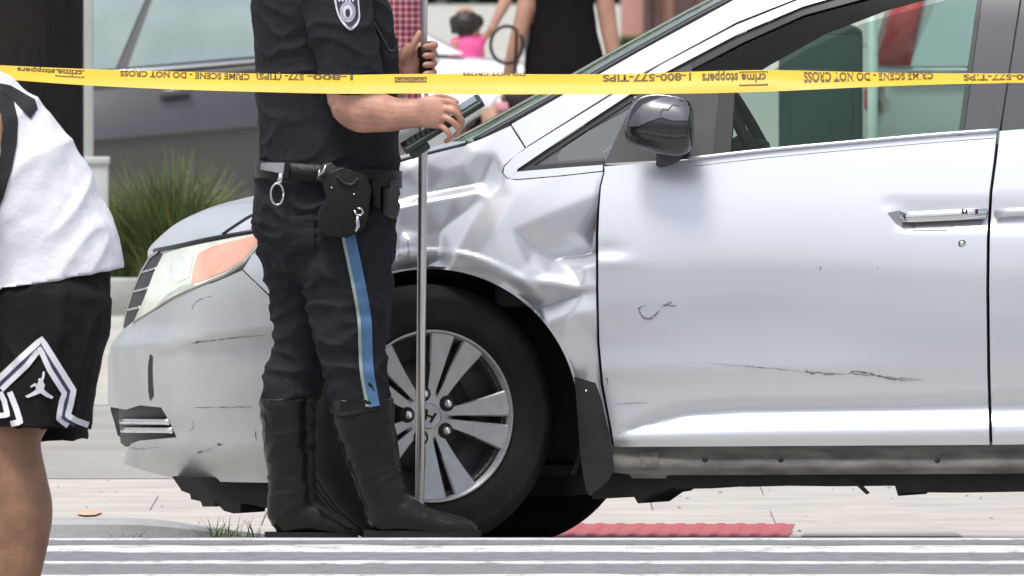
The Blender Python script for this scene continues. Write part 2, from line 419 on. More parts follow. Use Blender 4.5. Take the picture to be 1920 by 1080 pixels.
# kerb running down into the ramp at left
bm = bmesh.new(); rings = []
for i in range(31):
    px = -400 + i * 35; t = smooth01((px - 230) / 330.0); h = .055 * (1 - t) + .004; X = P(px, 985, 2.0).x; Yk = 1.72 + .05 * t
    zb = gz(Yk)
    prof = [(-.002, -.05), (0, 0), (.004, h * .75), (.03, h), (.15, h), (.28, h * .95), (.28, -.05)]
    rings.append([bm.verts.new((X, Yk + a, zb + b)) for a, b in prof])
for A, B in zip(rings, rings[1:]):
    for k in range(len(A) - 1): bm.faces.new((A[k], B[k], B[k + 1], A[k + 1]))
bmesh.ops.recalc_face_normals(bm, faces=bm.faces[:]); orient(bm, Vector((0, -.3, 1)))
tag(mk('kerb', bm, KERBM, smooth=False), kind='structure')
bm = bmesh.new(); rg = random.Random(21)
for _ in range(150):
    Yg_ = rg.uniform(2.1, 8.2) if rg.random() < .7 else rg.uniform(8.5, 17); Xg = rg.uniform(-1.9, 1.9); r_ = rg.uniform(.002, .008)
    c = Vector((Xg, Yg_, -.040 + (.002 if Yg_ < 8.4 else .0))); a0 = rg.uniform(0, 6)
    top_ = bm.verts.new(c + Vector((0, 0, r_ * .7))); rg_ = [bm.verts.new(c + Vector((math.cos(a0 + k * 1.257) * r_ * rg.uniform(.7, 1.4), math.sin(a0 + k * 1.257) * r_ * 1.2, 0))) for k in range(5)]
    for k in range(5): bm.faces.new((rg_[k], rg_[(k + 1) % 5], top_))
tag(mk('grit', bm, mat('grit', (.22, .20, .18), .95, 0, .5, 60), smooth=False), 'scattered grit and small debris on the pavement', kind='stuff')
# orange utility paint mark on the concrete
om = mat('orange_spray_paint', (.55, .40, .30), .9, 0, .15, 20)
bm = bmesh.new(); c = P(167, 944, 4.45); ring = []
for k in range(22):
    an = 2 * math.pi * k / 22; rr = 1 + .22 * noise.noise(Vector((math.cos(an) * 2, math.sin(an) * 2, 1)))
    ring.append(bm.verts.new((c.x + .036 * rr * math.cos(an), 4.45 + .30 * rr * math.sin(an), -.0335)))
bm.faces.new(ring); orient(bm, Vector((0, 0, 1))); tag(mk('spray_mark', bm, om), kind='structure')

# ------------------------------------------------------------------ the damaged minivan
TH, ROLL, WID = rad(7.0), rad(1.15), 2.0
CO = P(805, 1024, 0.0); CO.z = 0.0
Mcar = Matrix.Translation(CO) @ Matrix.Rotation(-TH, 4, 'Z') @ Matrix.Rotation(-ROLL, 4, 'X')
MI = Mcar.inverted(); Mi3 = MI.to_3x3(); O_l = MI @ CAM_POS
def CL(px, py, w):
    d = Mi3 @ ray(px, py); return O_l + d * ((w - O_l.y) / d.y)
def C(px, py, w): return Mcar @ CL(px, py, w)
def mir(p):
    l = MI @ p; return Mcar @ Vector((l.x, WID - l.y, l.z))
LAT = (Mcar.to_3x3() @ Vector((0, 1, 0)))
van = root('minivan', CO, 'silver minivan with crumpled front fender and scratched door, parked across the pavement', 'minivan', rot=Mcar.to_3x3())
MW[van] = Mcar
NOSE = [(380, 300), (440, 284), (470, 272), (510, 256), (560, 237), (612, 226), (650, 206), (670, 202), (765, 202), (800, 214), (870, 228), (910, 270), (960, 300)]
PW = 2.5; SX = 480.0
def plan_w(px, py):
    u = (SX - px) / (SX - interp(NOSE, py))
    if u <= 0: return 0.0
    u = min(u, .99995); return 1.0 * (1 - (1 - u ** PW) ** (1 / PW))
def px_to_t(px, py):
    u = (SX - px) / (SX - interp(NOSE, py))
    if u <= 0: return u * 60.0
    return math.degrees(math.asin(min(1, u) ** (PW / 2)))
def t_to_px(t, py):
    if t <= 0: return SX - (t / 60.0) * (SX - interp(NOSE, py))
    u = math.sin(rad(min(t, 90))) ** (2 / PW); return SX - u * (SX - interp(NOSE, py))
# body side section (metres inward from the widest point) by picture height
SECT = [(-140, .36), (-100, .325), (0, .235), (120, .165), (240, .105), (300, .075), (340, .056), (400, .028), (460, .008), (500, .000), (540, .002), (580, .009), (640, .029), (700, .052), (745, .069), (800, .074), (845, .082), (920, .105)]
def section(py): return interp(SECT, py)
SECT_S = None
def sect_s(py):                                 # smoothed section
    return sum(section(py + k * 12) for k in range(-3, 4)) / 7.0
# dents: control points in picture pixels with inward offset in mm, interpolated by a radial basis
DENT = [
 # calm border
 (400,430,0),(520,395,0),(640,345,0),(745,303,0),(790,290,0),(873,268,0),(930,245,0),(990,280,0),(1060,325,0),(1135,318,0),(400,700,0),(530,600,0),(600,520,0),(690,420,0),
 # wavy upper boundary
 (700,350,0),(745,330,0),(772,322,-3),(800,308,0),(835,322,3),(870,312,0),(890,290,-2),(925,287,0),(942,322,0),
 # crease line, upper then lower edge
 (735,380,20),(800,364,26),(850,354,27),(900,345,22),(935,341,6),
 (735,393,6),(800,377,5),(850,367,5),(900,357,4),(938,350,0),
 # hollow beneath the crease
 (745,430,24),(790,440,34),(830,430,30),(870,400,16),(745,470,30),(768,452,14),(772,490,26),(800,500,40),(825,490,36),(735,500,30),
 # diagonal proud fold: left then right edge
 (915,368,2),(880,420,4),(850,480,6),(838,505,8),(965,365,-2),(930,430,-4),(895,480,-2),(880,500,0),
 # first hollow by the door
 (960,432,0),(1040,398,0),(1121,366,0),(1000,466,30),(1040,486,48),(1100,480,66),(1121,474,70),(1060,440,24),
 # ledge facing up
 (985,500,4),(1030,512,14),(1075,507,26),(1092,497,12),(1121,490,6),(990,526,0),(1040,530,0),(1092,540,0),(1121,534,-2),
 # second hollow
 (1008,576,30),(1050,563,22),(1095,549,6),(1121,545,2),
 (1030,604,2),(1070,590,-6),(1121,585,-6),(1060,640,-4),(1121,650,8),(1128,720,12),(1090,720,0),(1150,845,4),(1100,845,0),(940,520,0),(990,800,0),(700,800,0)]
from mathutils.geometry import delaunay_2d_cdt
_tv, _te, _tf, _o1, _o2, _o3 = delaunay_2d_cdt([Vector((a, b)) for a, b, c in DENT], [], [], 0, 1e-4)
_key = {(round(a, 2), round(b, 2)): c for a, b, c in DENT}
_tz = [_key.get((round(v.x, 2), round(v.y, 2)), 0.0) for v in _tv]
GX0, GY0, GS = 396, 240, 3.0; GW, GH = int((1155 - GX0) / GS), int((850 - GY0) / GS)
_xx, _yy = np.meshgrid(GX0 + GS * np.arange(GW), GY0 + GS * np.arange(GH)); DG = np.zeros((GH, GW))
for f in _tf:
    (ax, ay), (bx, by), (cx, cy) = [(_tv[i].x, _tv[i].y) for i in f]; det = (by - cy) * (ax - cx) + (cx - bx) * (ay - cy)
    if abs(det) < 1e-6: continue
    l1 = ((by - cy) * (_xx - cx) + (cx - bx) * (_yy - cy)) / det; l2 = ((cy - ay) * (_xx - cx) + (ax - cx) * (_yy - cy)) / det; l3 = 1 - l1 - l2
    msk = (l1 >= -1e-6) & (l2 >= -1e-6) & (l3 >= -1e-6)
    DG[msk] = (l1 * _tz[f[0]] + l2 * _tz[f[1]] + l3 * _tz[f[2]])[msk]
for _ in range(3):                              # soften the folds
    Dp = np.pad(DG, 1, mode='edge'); DG = (Dp[1:-1, 1:-1] * 4 + Dp[:-2, 1:-1] * 2 + Dp[2:, 1:-1] * 2 + Dp[1:-1, :-2] * 2 + Dp[1:-1, 2:] * 2 + Dp[:-2, :-2] + Dp[:-2, 2:] + Dp[2:, :-2] + Dp[2:, 2:]) / 16.0
def dent(px, py):
    gx = min(max((px - GX0) / GS, 0), GW - 1.001); gy = min(max((py - GY0) / GS, 0), GH - 1.001); i, j = int(gx), int(gy); u, v = gx - i, gy - j
    d = DG[j, i] * (1 - u) * (1 - v) + DG[j, i + 1] * u * (1 - v) + DG[j + 1, i] * (1 - u) * v + DG[j + 1, i + 1] * u * v
    return 1.7 * d / 1000.0 * smooth01((px - 690) / 60.0)
def arch_r(px, py): return math.hypot(px - 805, py - 784)
def fender_w(px, py):
    w = sect_s(py) + plan_w(px, py) + dent(px, py)
    r = arch_r(px, py)
    # flat wheel-arch lip, turned slightly down
    fade = smooth01((1030 - px) / 60.0) * smooth01((600 - py) / 40.0)
    w += fade * (-.008 * smooth01((320 - r) / 5.0) + .020 * smooth01((316 - r) / 36.0))
    return w
# lower door moulding
def yA(x): return interp([(1120, 818), (1150, 812), (1200, 782), (1260, 757), (1320, 749), (1500, 745), (1860, 738), (2700, 722), (3600, 712)], x)
def yB(x): return interp([(1120, 819), (1152, 814), (1200, 797), (1290, 774), (1400, 768), (1860, 760), (2700, 744), (3600, 734)], x)
def yC(x): return interp([(1120, 820), (1160, 815), (1860, 805), (2700, 790), (3600, 780)], x)
def door_w(px, py):
    w = sect_s(py)
    w += .018 * math.exp(-(((px - 1420) / 260) ** 2 + ((py - 600) / 85) ** 2)) * .9          # long shallow dent
    w -= .006 * math.exp(-(((px - 1330) / 330) ** 2 + ((py - 690) / 22) ** 2))               # faint ridge where the scrape runs
    w += .007 * math.exp(-(((px - 1140) / 28) ** 2 + ((py - 470) / 14) ** 2)) - .008 * math.exp(-(((px - 1150) / 40) ** 2 + ((py - 492) / 14) ** 2))
    w += .006 * math.exp(-(((px - 1150) / 60) ** 2 + ((py - 640) / 60) ** 2))
    a, b, c = yA(px), yB(px), yC(px)
    g = .026 * min(1.0, (b - a) / 20.0)
    if py > a:
        if py < b: w += g * smooth01((py - a) / max(b - a, 1))
        elif py < c: w += g - (g + .024 * min(1, (c - b) / 40)) * ((py - b) / max(c - b, 1))
        else: w += -.024 * min(1, (c - b) / 40) + .010 * smooth01((py - c) / 35.0)
    # handle recess
    if 1640 < px < 2200:
        w += .012 * smooth01((px - 1660) / 50) * math.exp(-((py - 408) / 20) ** 4)
        w += .006 * smooth01((px - 1645) / 30) * math.exp(-((py - 382) / 6) ** 2)
    return w
def bump_w(px, py):
    w = plan_w(px, py) + sect_s(py) * .6
    k = interp([(200, 655), (290, 652), (400, 634), (520, 618)], px)
    w += .020 * smooth01((py - k) / 10.0) - .016 * smooth01((py - k - 20) / 130.0)       # crease: lower part set in
    w += .045 * smooth01((py - k) / 260.0) * 1.0
    w += .05 * smooth01((py - 835) / 70.0)                                               # tucks under
    lip = interp([(220, 868), (330, 852), (380, 845), (520, 838)], px)
    w -= .012 * smooth01((py - 815) / 10.0) * smooth01((lip - py) / 8 + 1) * smooth01((380 - px) / 60)
    return w
def panel(name, outline, wf, m, parent, step=10, thick=.022, tspace=False, mirror=False, dense=None, extra=()):
    """sheet-metal panel from its outline in the picture, curved by wf and given a folded edge"""
    pts = [Vector(p[:2]) for p in outline]; o2 = []
    dn_ = dense or step
    for a, b in zip(pts, pts[1:] + pts[:1]):
        n = max(1, int((b - a).length / dn_))
        for k in range(n): o2.append(a + (b - a) * (k / n))
    bm = bmesh.new()
    if tspace: o2 = [Vector((px_to_t(p.x, p.y), p.y)) for p in o2]
    bm.faces.new([bm.verts.new((p.x, p.y, 0)) for p in o2])
    xs = [p.x for p in o2]; ys = [p.y for p in o2]
    sx = 2.5 if tspace else step
    clip_grid(bm, frange(min(xs), max(xs), sx), frange(min(ys), max(ys), step) + list(extra))
    for v in bm.verts:
        px, py = (t_to_px(v.co.x, v.co.y), v.co.y) if tspace else (v.co.x, v.co.y)
        v.co = C(px, py, wf(px, py))
        if mirror: v.co = mir(v.co)
    orient(bm, Vector((-.4 if tspace else 0, 1 if mirror else -1, 0)))
    if thick: flange(bm, LAT * (-thick if mirror else thick))
    return mk(name, bm, m, parent)
def arc(a0, a1, r=280, n=40, cx=805, cy=784):
    return [(cx + r * math.sin(rad(a0 + (a1 - a0) * i / n)), cy - r * math.cos(rad(a0 + (a1 - a0) * i / n))) for i in range(n + 1)]
fend = [(1131, 322), (1124, 350), (1120, 390), (1117, 440), (1117, 540), (1119, 640), (1126, 720), (1141, 800), (1147, 838), (1112, 838)] + arc(92, -60, n=50) \
    + [(530, 585), (515, 562), (456, 505), (484, 460), (500, 434), (484, 434), (424, 438), (446, 420), (478, 402), (560, 366), (650, 333), (745, 305), (784, 294), (873, 272), (905, 260), (957, 236), (984, 278), (962, 295), (945, 310), (941, 324), (950, 335), (968, 338), (1050, 331)]
fender = panel('front_fender', fend, fender_w, SILVER, van, step=5, thick=.03)
fender['label'] = 'crumpled silver front fender buckled against the door'
seamx = [(1131, 322), (1124, 350), (1121, 390), (1119, 440), (1119, 540), (1121, 640), (1128, 720), (1143, 800), (1149, 838)]
doorR = [(1872, 246), (1866, 300), (1858, 360), (1853, 450), (1852, 540), (1854, 700), (1858, 834)]
belt = [(1133, 312), (1210, 306), (1290, 300), (1440, 283), (1600, 268), (1760, 254), (1872, 246)]
dpts = [(x + 3, y) for x, y in seamx[::-1]] + belt + [(x - 3, y) for x, y in doorR]
door = panel('front_door', dpts, door_w, SILVER, van, step=9, thick=.03)
door['label'] = 'silver front door with black scrape marks and a shallow dent'
rdpts = [(x + 3, y) for x, y in doorR[::-1]] + [(1920, 242), (2200, 225), (2640, 212), (2640, 822)]
panel('sliding_door', rdpts, door_w, SILVER, van, step=16, thick=.03)
def rq_w(px, py): return door_w(px, py) + .25 * smooth01((px - 2950) / 500) ** 2
rqp = [(2646, 212), (2900, 205), (3150, 200), (3330, 205), (3345, 400), (3350, 640), (3330, 830), (3240, 860)] + arc(80, -88, 280, 40, 2890, 784) + [(2646, 822)]
panel('rear_quarter', rqp, rq_w, SILVER, van, step=20, thick=.03)
bump = [(230, 619), (252, 604), (300, 577), (326, 564), (376, 540), (420, 522), (454, 507), (513, 564), (527, 588)] + arc(-60, -100, n=14) + [(534, 905), (500, 905), (440, 904), (370, 902), (310, 893), (262, 880), (232, 870)]
# the lower lip, fog pocket and nose edge
bump += [(236, 848), (246, 832), (262, 826), (331, 820), (318, 790), (302, 764), (262, 760), (236, 768)]
NO_ = [(765, 202)]
bump += [(t_to_px(88, 762), 762), (t_to_px(88, 720), 720), (t_to_px(88, 670), 670), (t_to_px(86, 645), 645), (t_to_px(80, 630), 630)]
bumper = panel('front_bumper', bump, bump_w, SILVER_B, van, step=10, thick=.02, tspace=True)
bumper['label'] = 'scuffed silver front bumper'
# fog pocket with chrome bars
panel('fog_lamp_pocket', [(222, 756), (306, 756), (336, 824), (236, 838), (226, 830)], lambda x, y: bump_w(x, y) + .05, BLACKPL, van, step=10, thick=0, tspace=True)
for yy, xa, xb in ((790, 229, 322), (806, 231, 328)):
    pts = [C(x, yy + (x - xa) * .01, bump_w(x, yy) + .012) for x in np.linspace(xa, xb - 4, 12)]
    mk('fog_trim_bar', tube(pts, .0095, 8), CHROME, van)
# tow/air slit and its inner lip
panel('bumper_slit', [(281, 664), (286, 668), (285, 690), (286, 720), (288, 742), (281, 752), (278, 735), (277, 700), (278, 680)], lambda x, y: bump_w(x, y) - .003, BLACKPL, van, step=8, thick=.004, tspace=True)
# grille
gr = panel('grille', [(292, 474), (306, 476), (254, 600), (231, 618), (233, 600), (243, 560), (262, 508), (279, 480)], lambda x, y: plan_w(x, y) + .03, BLACKPL, van, step=8, thick=0, tspace=True)
for (xa, ya, xb, yb) in ((262, 512, 292, 503), (246, 548, 278, 540), (237, 582, 262, 576)):
    pts = [C(xa + (xb - xa) * t, ya + (yb - ya) * t, plan_w(xa + (xb - xa) * t, ya + (yb - ya) * t) + .012) for t in np.linspace(0.08, 1, 8)]
    mk('grille_bar', tube(pts, .0036, 6), STEEL, gr)
mk('grille_surround', tube([C(x, y, plan_w(x, y) + .006) for x, y in ((296, 472), (282, 482), (264, 512), (246, 556), (236, 592), (232, 612))], .004, 6), STEEL, gr)
# headlight
def hl_w(px, py): return plan_w(px, py) + sect_s(py) * .5 + .004
hl = [(251, 601), (270, 560), (288, 512), (306, 476), (345, 464), (389, 455), (440, 444), (482, 437), (496, 437), (484, 459), (458, 490), (420, 514), (376, 532), (326, 554), (286, 580)]
headlight = panel('headlight', hl, hl_w, LENS, van, step=8, thick=.02, tspace=True)
amb = [(372, 474), (398, 462), (440, 450), (480, 441), (488, 444), (480, 459), (455, 488), (418, 510), (376, 527), (358, 532), (362, 505)]
panel('turn_lamp', amb, lambda x, y: hl_w(x, y) - .002, AMBER, headlight, step=8, thick=.003, tspace=True)
mk('headlight_trim', tube([C(x, y, hl_w(x, y) + .002) for x, y in spline([(251, 604), (286, 583), (326, 557), (376, 535), (420, 517), (458, 493), (484, 462)], 5)], .004, 6), mat('lamp_edge_plastic', (.28, .27, .25), .5), headlight)
panel('inner_bezel', [(300, 570), (322, 552), (352, 540), (364, 536), (362, 530), (340, 536), (312, 552), (294, 572)], lambda x, y: hl_w(x, y) - .0015, mat('lamp_bezel', (.60, .63, .57), .3, .3, .1, 20, coat=1), headlight, step=8, thick=.001, tspace=True)
panel('side_marker', [(318, 492), (350, 478), (362, 480), (354, 520), (334, 528), (316, 522)], lambda x, y: hl_w(x, y) - .0015, mat('lamp_reflector', (.86, .90, .82), .16, .2, .12, 20, coat=1), headlight, step=8, thick=.001, tspace=True)
# hood
edge = spline([(286, 468), (330, 458), (415, 438), (444, 419), (476, 400), (558, 363), (650, 329), (745, 301), (784, 289), (873, 267)], 5)
cent = spline([(277, 470), (288, 455), (326, 422), (372, 398), (420, 381), (500, 361), (600, 333), (700, 306), (790, 281), (868, 262)], 5)
bm = bmesh.new(); rows = []
for e, c in zip(edge, cent):
    we = plan_w(e.x, e.y) + sect_s(e.y) + .004; rowp = []
    pe, pc = CL(e.x, e.y, min(we, .93)), CL(c.x, c.y, 1.0)
    for k in range(13):
        t = k / 12; q = pe.lerp(pc, t); q.z = pe.z + (pc.z - pe.z) * (1 - (1 - t) ** 2.2); rowp.append(q)
    rowp += [Vector((q.x, WID - q.y, q.z)) for q in rowp[:-1][::-1]]
    rows.append([bm.verts.new(Mcar @ q) for q in rowp])
for A, B in zip(rows, rows[1:]):
    for k in range(len(A) - 1): bm.faces.new((A[k], A[k + 1], B[k + 1], B[k]))
orient(bm, Vector((0, 0, 1))); flange(bm, Vector((0, 0, -.02)))
mk('hood', bm, SILVER, van)
mk('hood_gap', tube([C(x, y, plan_w(x, y) + sect_s(y) * .6 + .004) for x, y in spline([(290, 470), (330, 462), (389, 449), (440, 440), (494, 430)], 5)], .0062, 6), SEAL, van)
mk('hood_gap', tube([C(x, y, fender_w(x, y) + .001) for x, y in spline([(418, 439), (446, 420), (478, 401), (560, 365), (650, 332), (745, 303), (784, 292), (873, 270)], 5)], .0045, 6), SEAL, van)
# windscreen and its black cowl
pil_f = [(890, 266), (957, 229), (1105, 147), (1200, 93), (1375, -2), (1500, -54)]
ws_c = [(862, 261), (935, 222), (1085, 138), (1180, 84), (1350, -8), (1475, -62)]
bm = bmesh.new(); rows = []
for e, c in zip(spline(pil_f, 4), spline(ws_c, 4)):
    pe, pc = CL(e.x, e.y, sect_s(e.y) + .03), CL(c.x, c.y, 1.0); rowp = []
    for k in range(9):
        t = k / 8; q = pe.lerp(pc, t); q.x = pe.x + (pc.x - pe.x) * (1 - (1 - t) ** 2); q.z = pe.z + (pc.z - pe.z) * (1 - (1 - t) ** 2); rowp.append(q)
    rowp += [Vector((q.x, WID - q.y, q.z)) for q in rowp[:-1][::-1]]; rows.append([bm.verts.new(Mcar @ q) for q in rowp])
for A, B in zip(rows, rows[1:]):
    for k in range(len(A) - 1): bm.faces.new((A[k], A[k + 1], B[k + 1], B[k]))
orient(bm, Vector((-1, 0, .5))); mk('windscreen', bm, WSG, van)
mk('windscreen_seal', tube([C(x, y, sect_s(y) + .03) for x, y in spline(pil_f, 3)], .011, 6), SEAL, van)
mk('cowl', tube([C(x, y, w) for x, y, w in ((868, 272, .30), (872, 266, .5), (868, 262, 1.0))], .008, 6), SEAL, van)
# pillar and roof rail (near), its far twin, and the roof skin
rail = [(959, 233), (1105, 150), (1200, 96), (1375, 1), (1500, -50), (1700, -98), (2000, -125), (3250, -120), (3250, -84), (2000, -84), (1700, -58), (1500, -6), (1380, 42), (1212, 133), (1150, 172), (990, 273), (987, 276)]
def sw_(px, py): return sect_s(py)
panel('roof_rail', rail, sw_, SILVER, van, step=14, thick=.06)
panel('far_roof_rail', rail, sw_, SILVER, van, step=30, thick=.03, mirror=True)
lin = [(960, 262), (1105, 170), (1200, 112), (1375, 12), (1500, -40), (1700, -88), (2000, -112), (3250, -108), (3250, -60), (2000, -52), (1700, -30), (1560, 6), (1440, 50), (1330, 108), (1230, 165), (1120, 260)]
panel('pillar_lining', lin, lambda x, y: sw_(x, y) + .05, mat('pillar_trim', (.12, .122, .112), .85, 0, .15, 8), van, step=30, thick=.01, mirror=True)
rtop = spline([(1480, -48), (1700, -100), (2000, -127), (2600, -130), (3250, -120)], 5)
for nm, dz, mm, sgn in (('roof', 0, SILVER, 1), ('headliner', -.05, HEADLINER, -1)):
    bm = bmesh.new(); rows = []
    for e in rtop:
        pe = CL(e.x, e.y, sect_s(e.y)); rowp = []
        for k in range(15):
            t = k / 14; rowp.append(Vector((pe.x - .10 * math.sin(math.pi * t) * (1 if e == rtop[0] else 0), pe.y + (WID - 2 * pe.y) * t, pe.z + .045 * math.sin(math.pi * t) + dz)))
        rows.append([bm.verts.new(Mcar @ q) for q in rowp])
    for A, B in zip(rows, rows[1:]):
        for k in range(14): bm.faces.new((A[k], A[k + 1], B[k + 1], B[k]))
    orient(bm, Vector((0, 0, sgn))); mk(nm, bm, mm, van)
# bright window surround
up_trim = [(944, 325), (946, 312), (966, 292), (992, 274), (1152, 175), (1214, 137), (1240, 121), (1382, 46), (1502, -2), (1700, -54), (1900, -74), (1900, -66), (1700, -44), (1505, 12), (1383, 64), (1243, 138), (1182, 176), (1060, 256), (970, 317), (968, 326), (952, 334)]
panel('window_surround', up_trim, lambda x, y: sw_(x, y) - .002, SILVER, van, step=12, thick=.02)
panel('window_surround', [(953, 335), (970, 322), (1060, 314), (1130, 309), (1130, 320), (1050, 329), (968, 336)], lambda x, y: sw_(x, y) - .002, SILVER, van, step=12, thick=.02)
seal_p = [(1182, 178), (1243, 140), (1383, 66), (1505, 14), (1700, -42), (1900, -64), (1900, -46), (1700, -24), (1508, 28), (1392, 80), (1300, 128), (1240, 160), (1200, 182)]
panel('window_seal', seal_p, lambda x, y: sw_(x, y) + .006, SEAL, van, step=14, thick=.02)
panel('window_seal', [(968, 318), (1060, 258), (1182, 178), (1190, 186), (1100, 244), (1000, 310), (1060, 306), (1132, 301), (1132, 308), (1060, 313), (972, 321)], lambda x, y: sw_(x, y) + .006, SEAL, van, step=14, thick=.02)
# belt weatherstrip: slim bright line and shadow gap
mk('belt_moulding', tube([C(x, y - 2, sw_(x, y) - .004) for x, y in spline([(1290, 300), (1440, 283), (1600, 268), (1760, 254), (1871, 246)], 4)], .0055, 8), SILVER, van)
mk('belt_groove', tube([C(x, y + 13, door_w(x, y + 13) + .0015) for x, y in spline([(1300, 299), (1440, 283), (1600, 268), (1760, 254), (1866, 246)], 4)], .0022, 5), PILLAR, van)
# quarter glass with dark border
panel('quarter_glass', [(975, 318), (1188, 182), (1185, 195), (1135, 303)], lambda x, y: sw_(x, y) + .014, QTRG, van, step=20, thick=0)
panel('quarter_glass_border', [(975, 317), (1188, 182), (1184, 200), (1060, 268), (1044, 290), (1048, 302), (1134, 296), (1134, 304)], lambda x, y: sw_(x, y) + .011, mat('glass_frit', (.085, .085, .095), .3), van, step=20, thick=.002)
# mirror sail and door glass
panel('mirror_sail', [(1134, 306), (1180, 205), (1190, 184), (1245, 142), (1296, 120), (1300, 175), (1374, 172), (1364, 290), (1290, 298)], lambda x, y: sw_(x, y) + .004, mat('sail_plastic', (.045, .046, .05), .5, 0, .2, 12), van, step=14, thick=.03)
panel('window_post', [(1348, 170), (1378, 158), (1370, 288), (1336, 292)], lambda x, y: sw_(x, y) - .001, SEAL, van, step=14, thick=.03)
dg_ = [(1300, 130), (1392, 82), (1508, 30), (1700, -22), (1836, -40), (1833, 0), (1797, 254), (1600, 270), (1440, 285), (1370, 291), (1376, 165), (1302, 172)]
panel('door_glass', dg_, lambda x, y: sw_(x, y) + .016, CLEARG, van, step=30, thick=0)
bp = [(1842, -60), (1922, -70), (1912, 0), (1874, 244), (1797, 254), (1833, 0)]
panel('pillar_cover', bp, lambda x, y: sw_(x, y) + .003, PILLAR, van, step=20, thick=.06)
panel('pillar_edge', [(1836, -50), (1845, -50), (1840, 0), (1806, 253), (1796, 254), (1832, 0)], lambda x, y: sw_(x, y) - .001, mat('pillar_seal', (.02, .035, .03), .5), van, step=20, thick=.02)
panel('rear_pillar_cover', [(1926, -70), (1990, -72), (1975, 0), (1940, 238), (1878, 243), (1916, 0)], lambda x, y: sw_(x, y) + .003, PILLAR, van, step=20, thick=.06)
panel('rear_glass', [(1990, -72), (2600, -76), (2630, 210), (1940, 236), (1975, 0)], lambda x, y: sw_(x, y) + .006, mat('privacy_glass', (.02, .025, .024), .06), van, step=40, thick=.01)
panel('rear_glass', [(2640, -76), (3180, -70), (3260, 196), (2650, 208)], lambda x, y: sw_(x, y) + .006, MATS['privacy_glass'], van, step=40, thick=.01)
# far side: door, pillar and glass (seen through the cabin)
fd = [(940, 330), (1131, 318), (1290, 305), (1600, 272), (1872, 250), (2640, 215), (3330, 205), (3340, 830), (2646, 830), (1858, 838), (1150, 842), (1080, 700), (900, 480), (560, 520), (480, 440), (745, 310)]
panel('far_body_side', fd, lambda x, y: sect_s(y) + plan_w(x, y), SILVER, van, step=40, thick=.03, mirror=True)
panel('far_pillar', [(1845, -60), (1925, -64), (1880, 262), (1800, 268)], lambda x, y: sw_(x, y) + .02, HEADLINER, van, step=40, thick=.05, mirror=True)
panel('far_door_glass', [(1290, 300), (1180, 205), (1392, 82), (1508, 30), (1700, -22), (1836, -40), (1800, 258)], lambda x, y: sw_(x, y) + .03, glass('tinted_glass', (.50, .63, .58), .02, ior=1.33), van, step=60, thick=0, mirror=True)
fb = [(t_to_px(89, 762), 762), (t_to_px(88, 650), 650), (230, 619), (252, 604), (376, 540), (454, 507), (527, 588), (534, 905), (370, 902), (232, 870)]
panel('far_bumper', fb, lambda x, y: plan_w(x, y), SILVER_B, van, step=24, thick=.02, tspace=True, mirror=True)
panel('far_headlight', hl, hl_w, LENS, van, step=16, thick=.02, tspace=True, mirror=True)
# dark core behind the panels: engine bay, cabin floor, wheel house
def lbox(name, lo, hi, m, bevel=.02):
    bm = box(lo, hi, bevel); bm.transform(Mcar); return mk(name, bm, m, van, smooth=False)
def lz(py): return CL(1000, py, 0).z
lbox('engine_bay', (-.50, .45, .22), (.42, 1.55, .92), UNDER)
lbox('inner_fender', (.16, .14, .66), (.62, 1.86, .92), UNDER)
lbox('inner_fender', (-.42, .2, .74), (.16, 1.8, .88), UNDER)
lbox('door_core', (.505, .10, .28), (3.6, .30, .97), UNDER)
lbox('door_core', (.505, 1.70, .28), (3.6, 1.90, .97), UNDER)
lbox('cabin_floor', (.44, .3, .24), (3.7, 1.7, .34), UNDER)
lbox('bumper_core', (-.72, .55, .2), (-.45, 1.45, .7), UNDER)
panel('tailgate', [(3325, -100), (3345, 205), (3350, 640), (3330, 830), (3360, 830), (3380, 640), (3372, 205), (3340, -100)], lambda x, y: sw_(x, y) + .1, SILVER, van, step=40, thick=1.75)
# wheel house liner
bm = bmesh.new(); ra = []
for i in range(33):
    an = rad(-112 + 224 * i / 32); l0 = CL(805 + 285 * math.sin(an), 784 - 285 * math.cos(an), .02)
    ra.append([bm.verts.new(Mcar @ Vector((l0.x, w, l0.z))) for w in (.035, .3, .52)])
for A, B in zip(ra, ra[1:]):
    for k in range(2): bm.faces.new((A[k], A[k + 1], B[k + 1], B[k]))
mk('wheel_liner', bm, UNDER, van)
# rocker strip, mud flap and torn under-tray
panel('rocker', [(1140, 836), (1500, 834), (1920, 828), (2640, 818), (2640, 872), (1920, 888), (1500, 890), (1250, 891), (1246, 897), (1186, 897), (1180, 890), (1140, 884)], lambda x, y: .085 + .012 * math.sin((y - 836) / 8.0), DIRT, van, step=8, thick=.05)
rk = bvh_of(*[o for o in van.children if o.name.startswith('rocker')])
for bx_, by_ in ((1322, 863), (1464, 863), (1758, 864)):
    h_ = hit(rk, bx_, by_, 0)
    if h_:
        bm = bmesh.new(); bm_ell(bm, h_, .008, .007, .008, 8); mk('rocker_bolt', bm, UNDER, van)
panel('rocker_patch', [(1200, 846), (1236, 846), (1234, 876), (1202, 878)], lambda x, y: .081 + .012 * math.sin((y - 836) / 8.0), mat('rust_dirt', (.10, .095, .09), .9, 0, .3, 30), van, step=8, thick=.004)
flap = panel('mud_flap', [(1076, 706), (1096, 712), (1116, 718), (1128, 752), (1146, 830), (1151, 880), (1140, 902), (1106, 930), (1098, 916), (1090, 870), (1084, 800), (1080, 740)], lambda x, y: -.012 + .05 * smooth01((y - 720) / 200) * .4 + .02 * smooth01((1100 - x) / 30), GREYPL, van, step=10, thick=.012)
fb_ = bvh_of(flap)
h_ = hit(fb_, 1099, 733, 0)
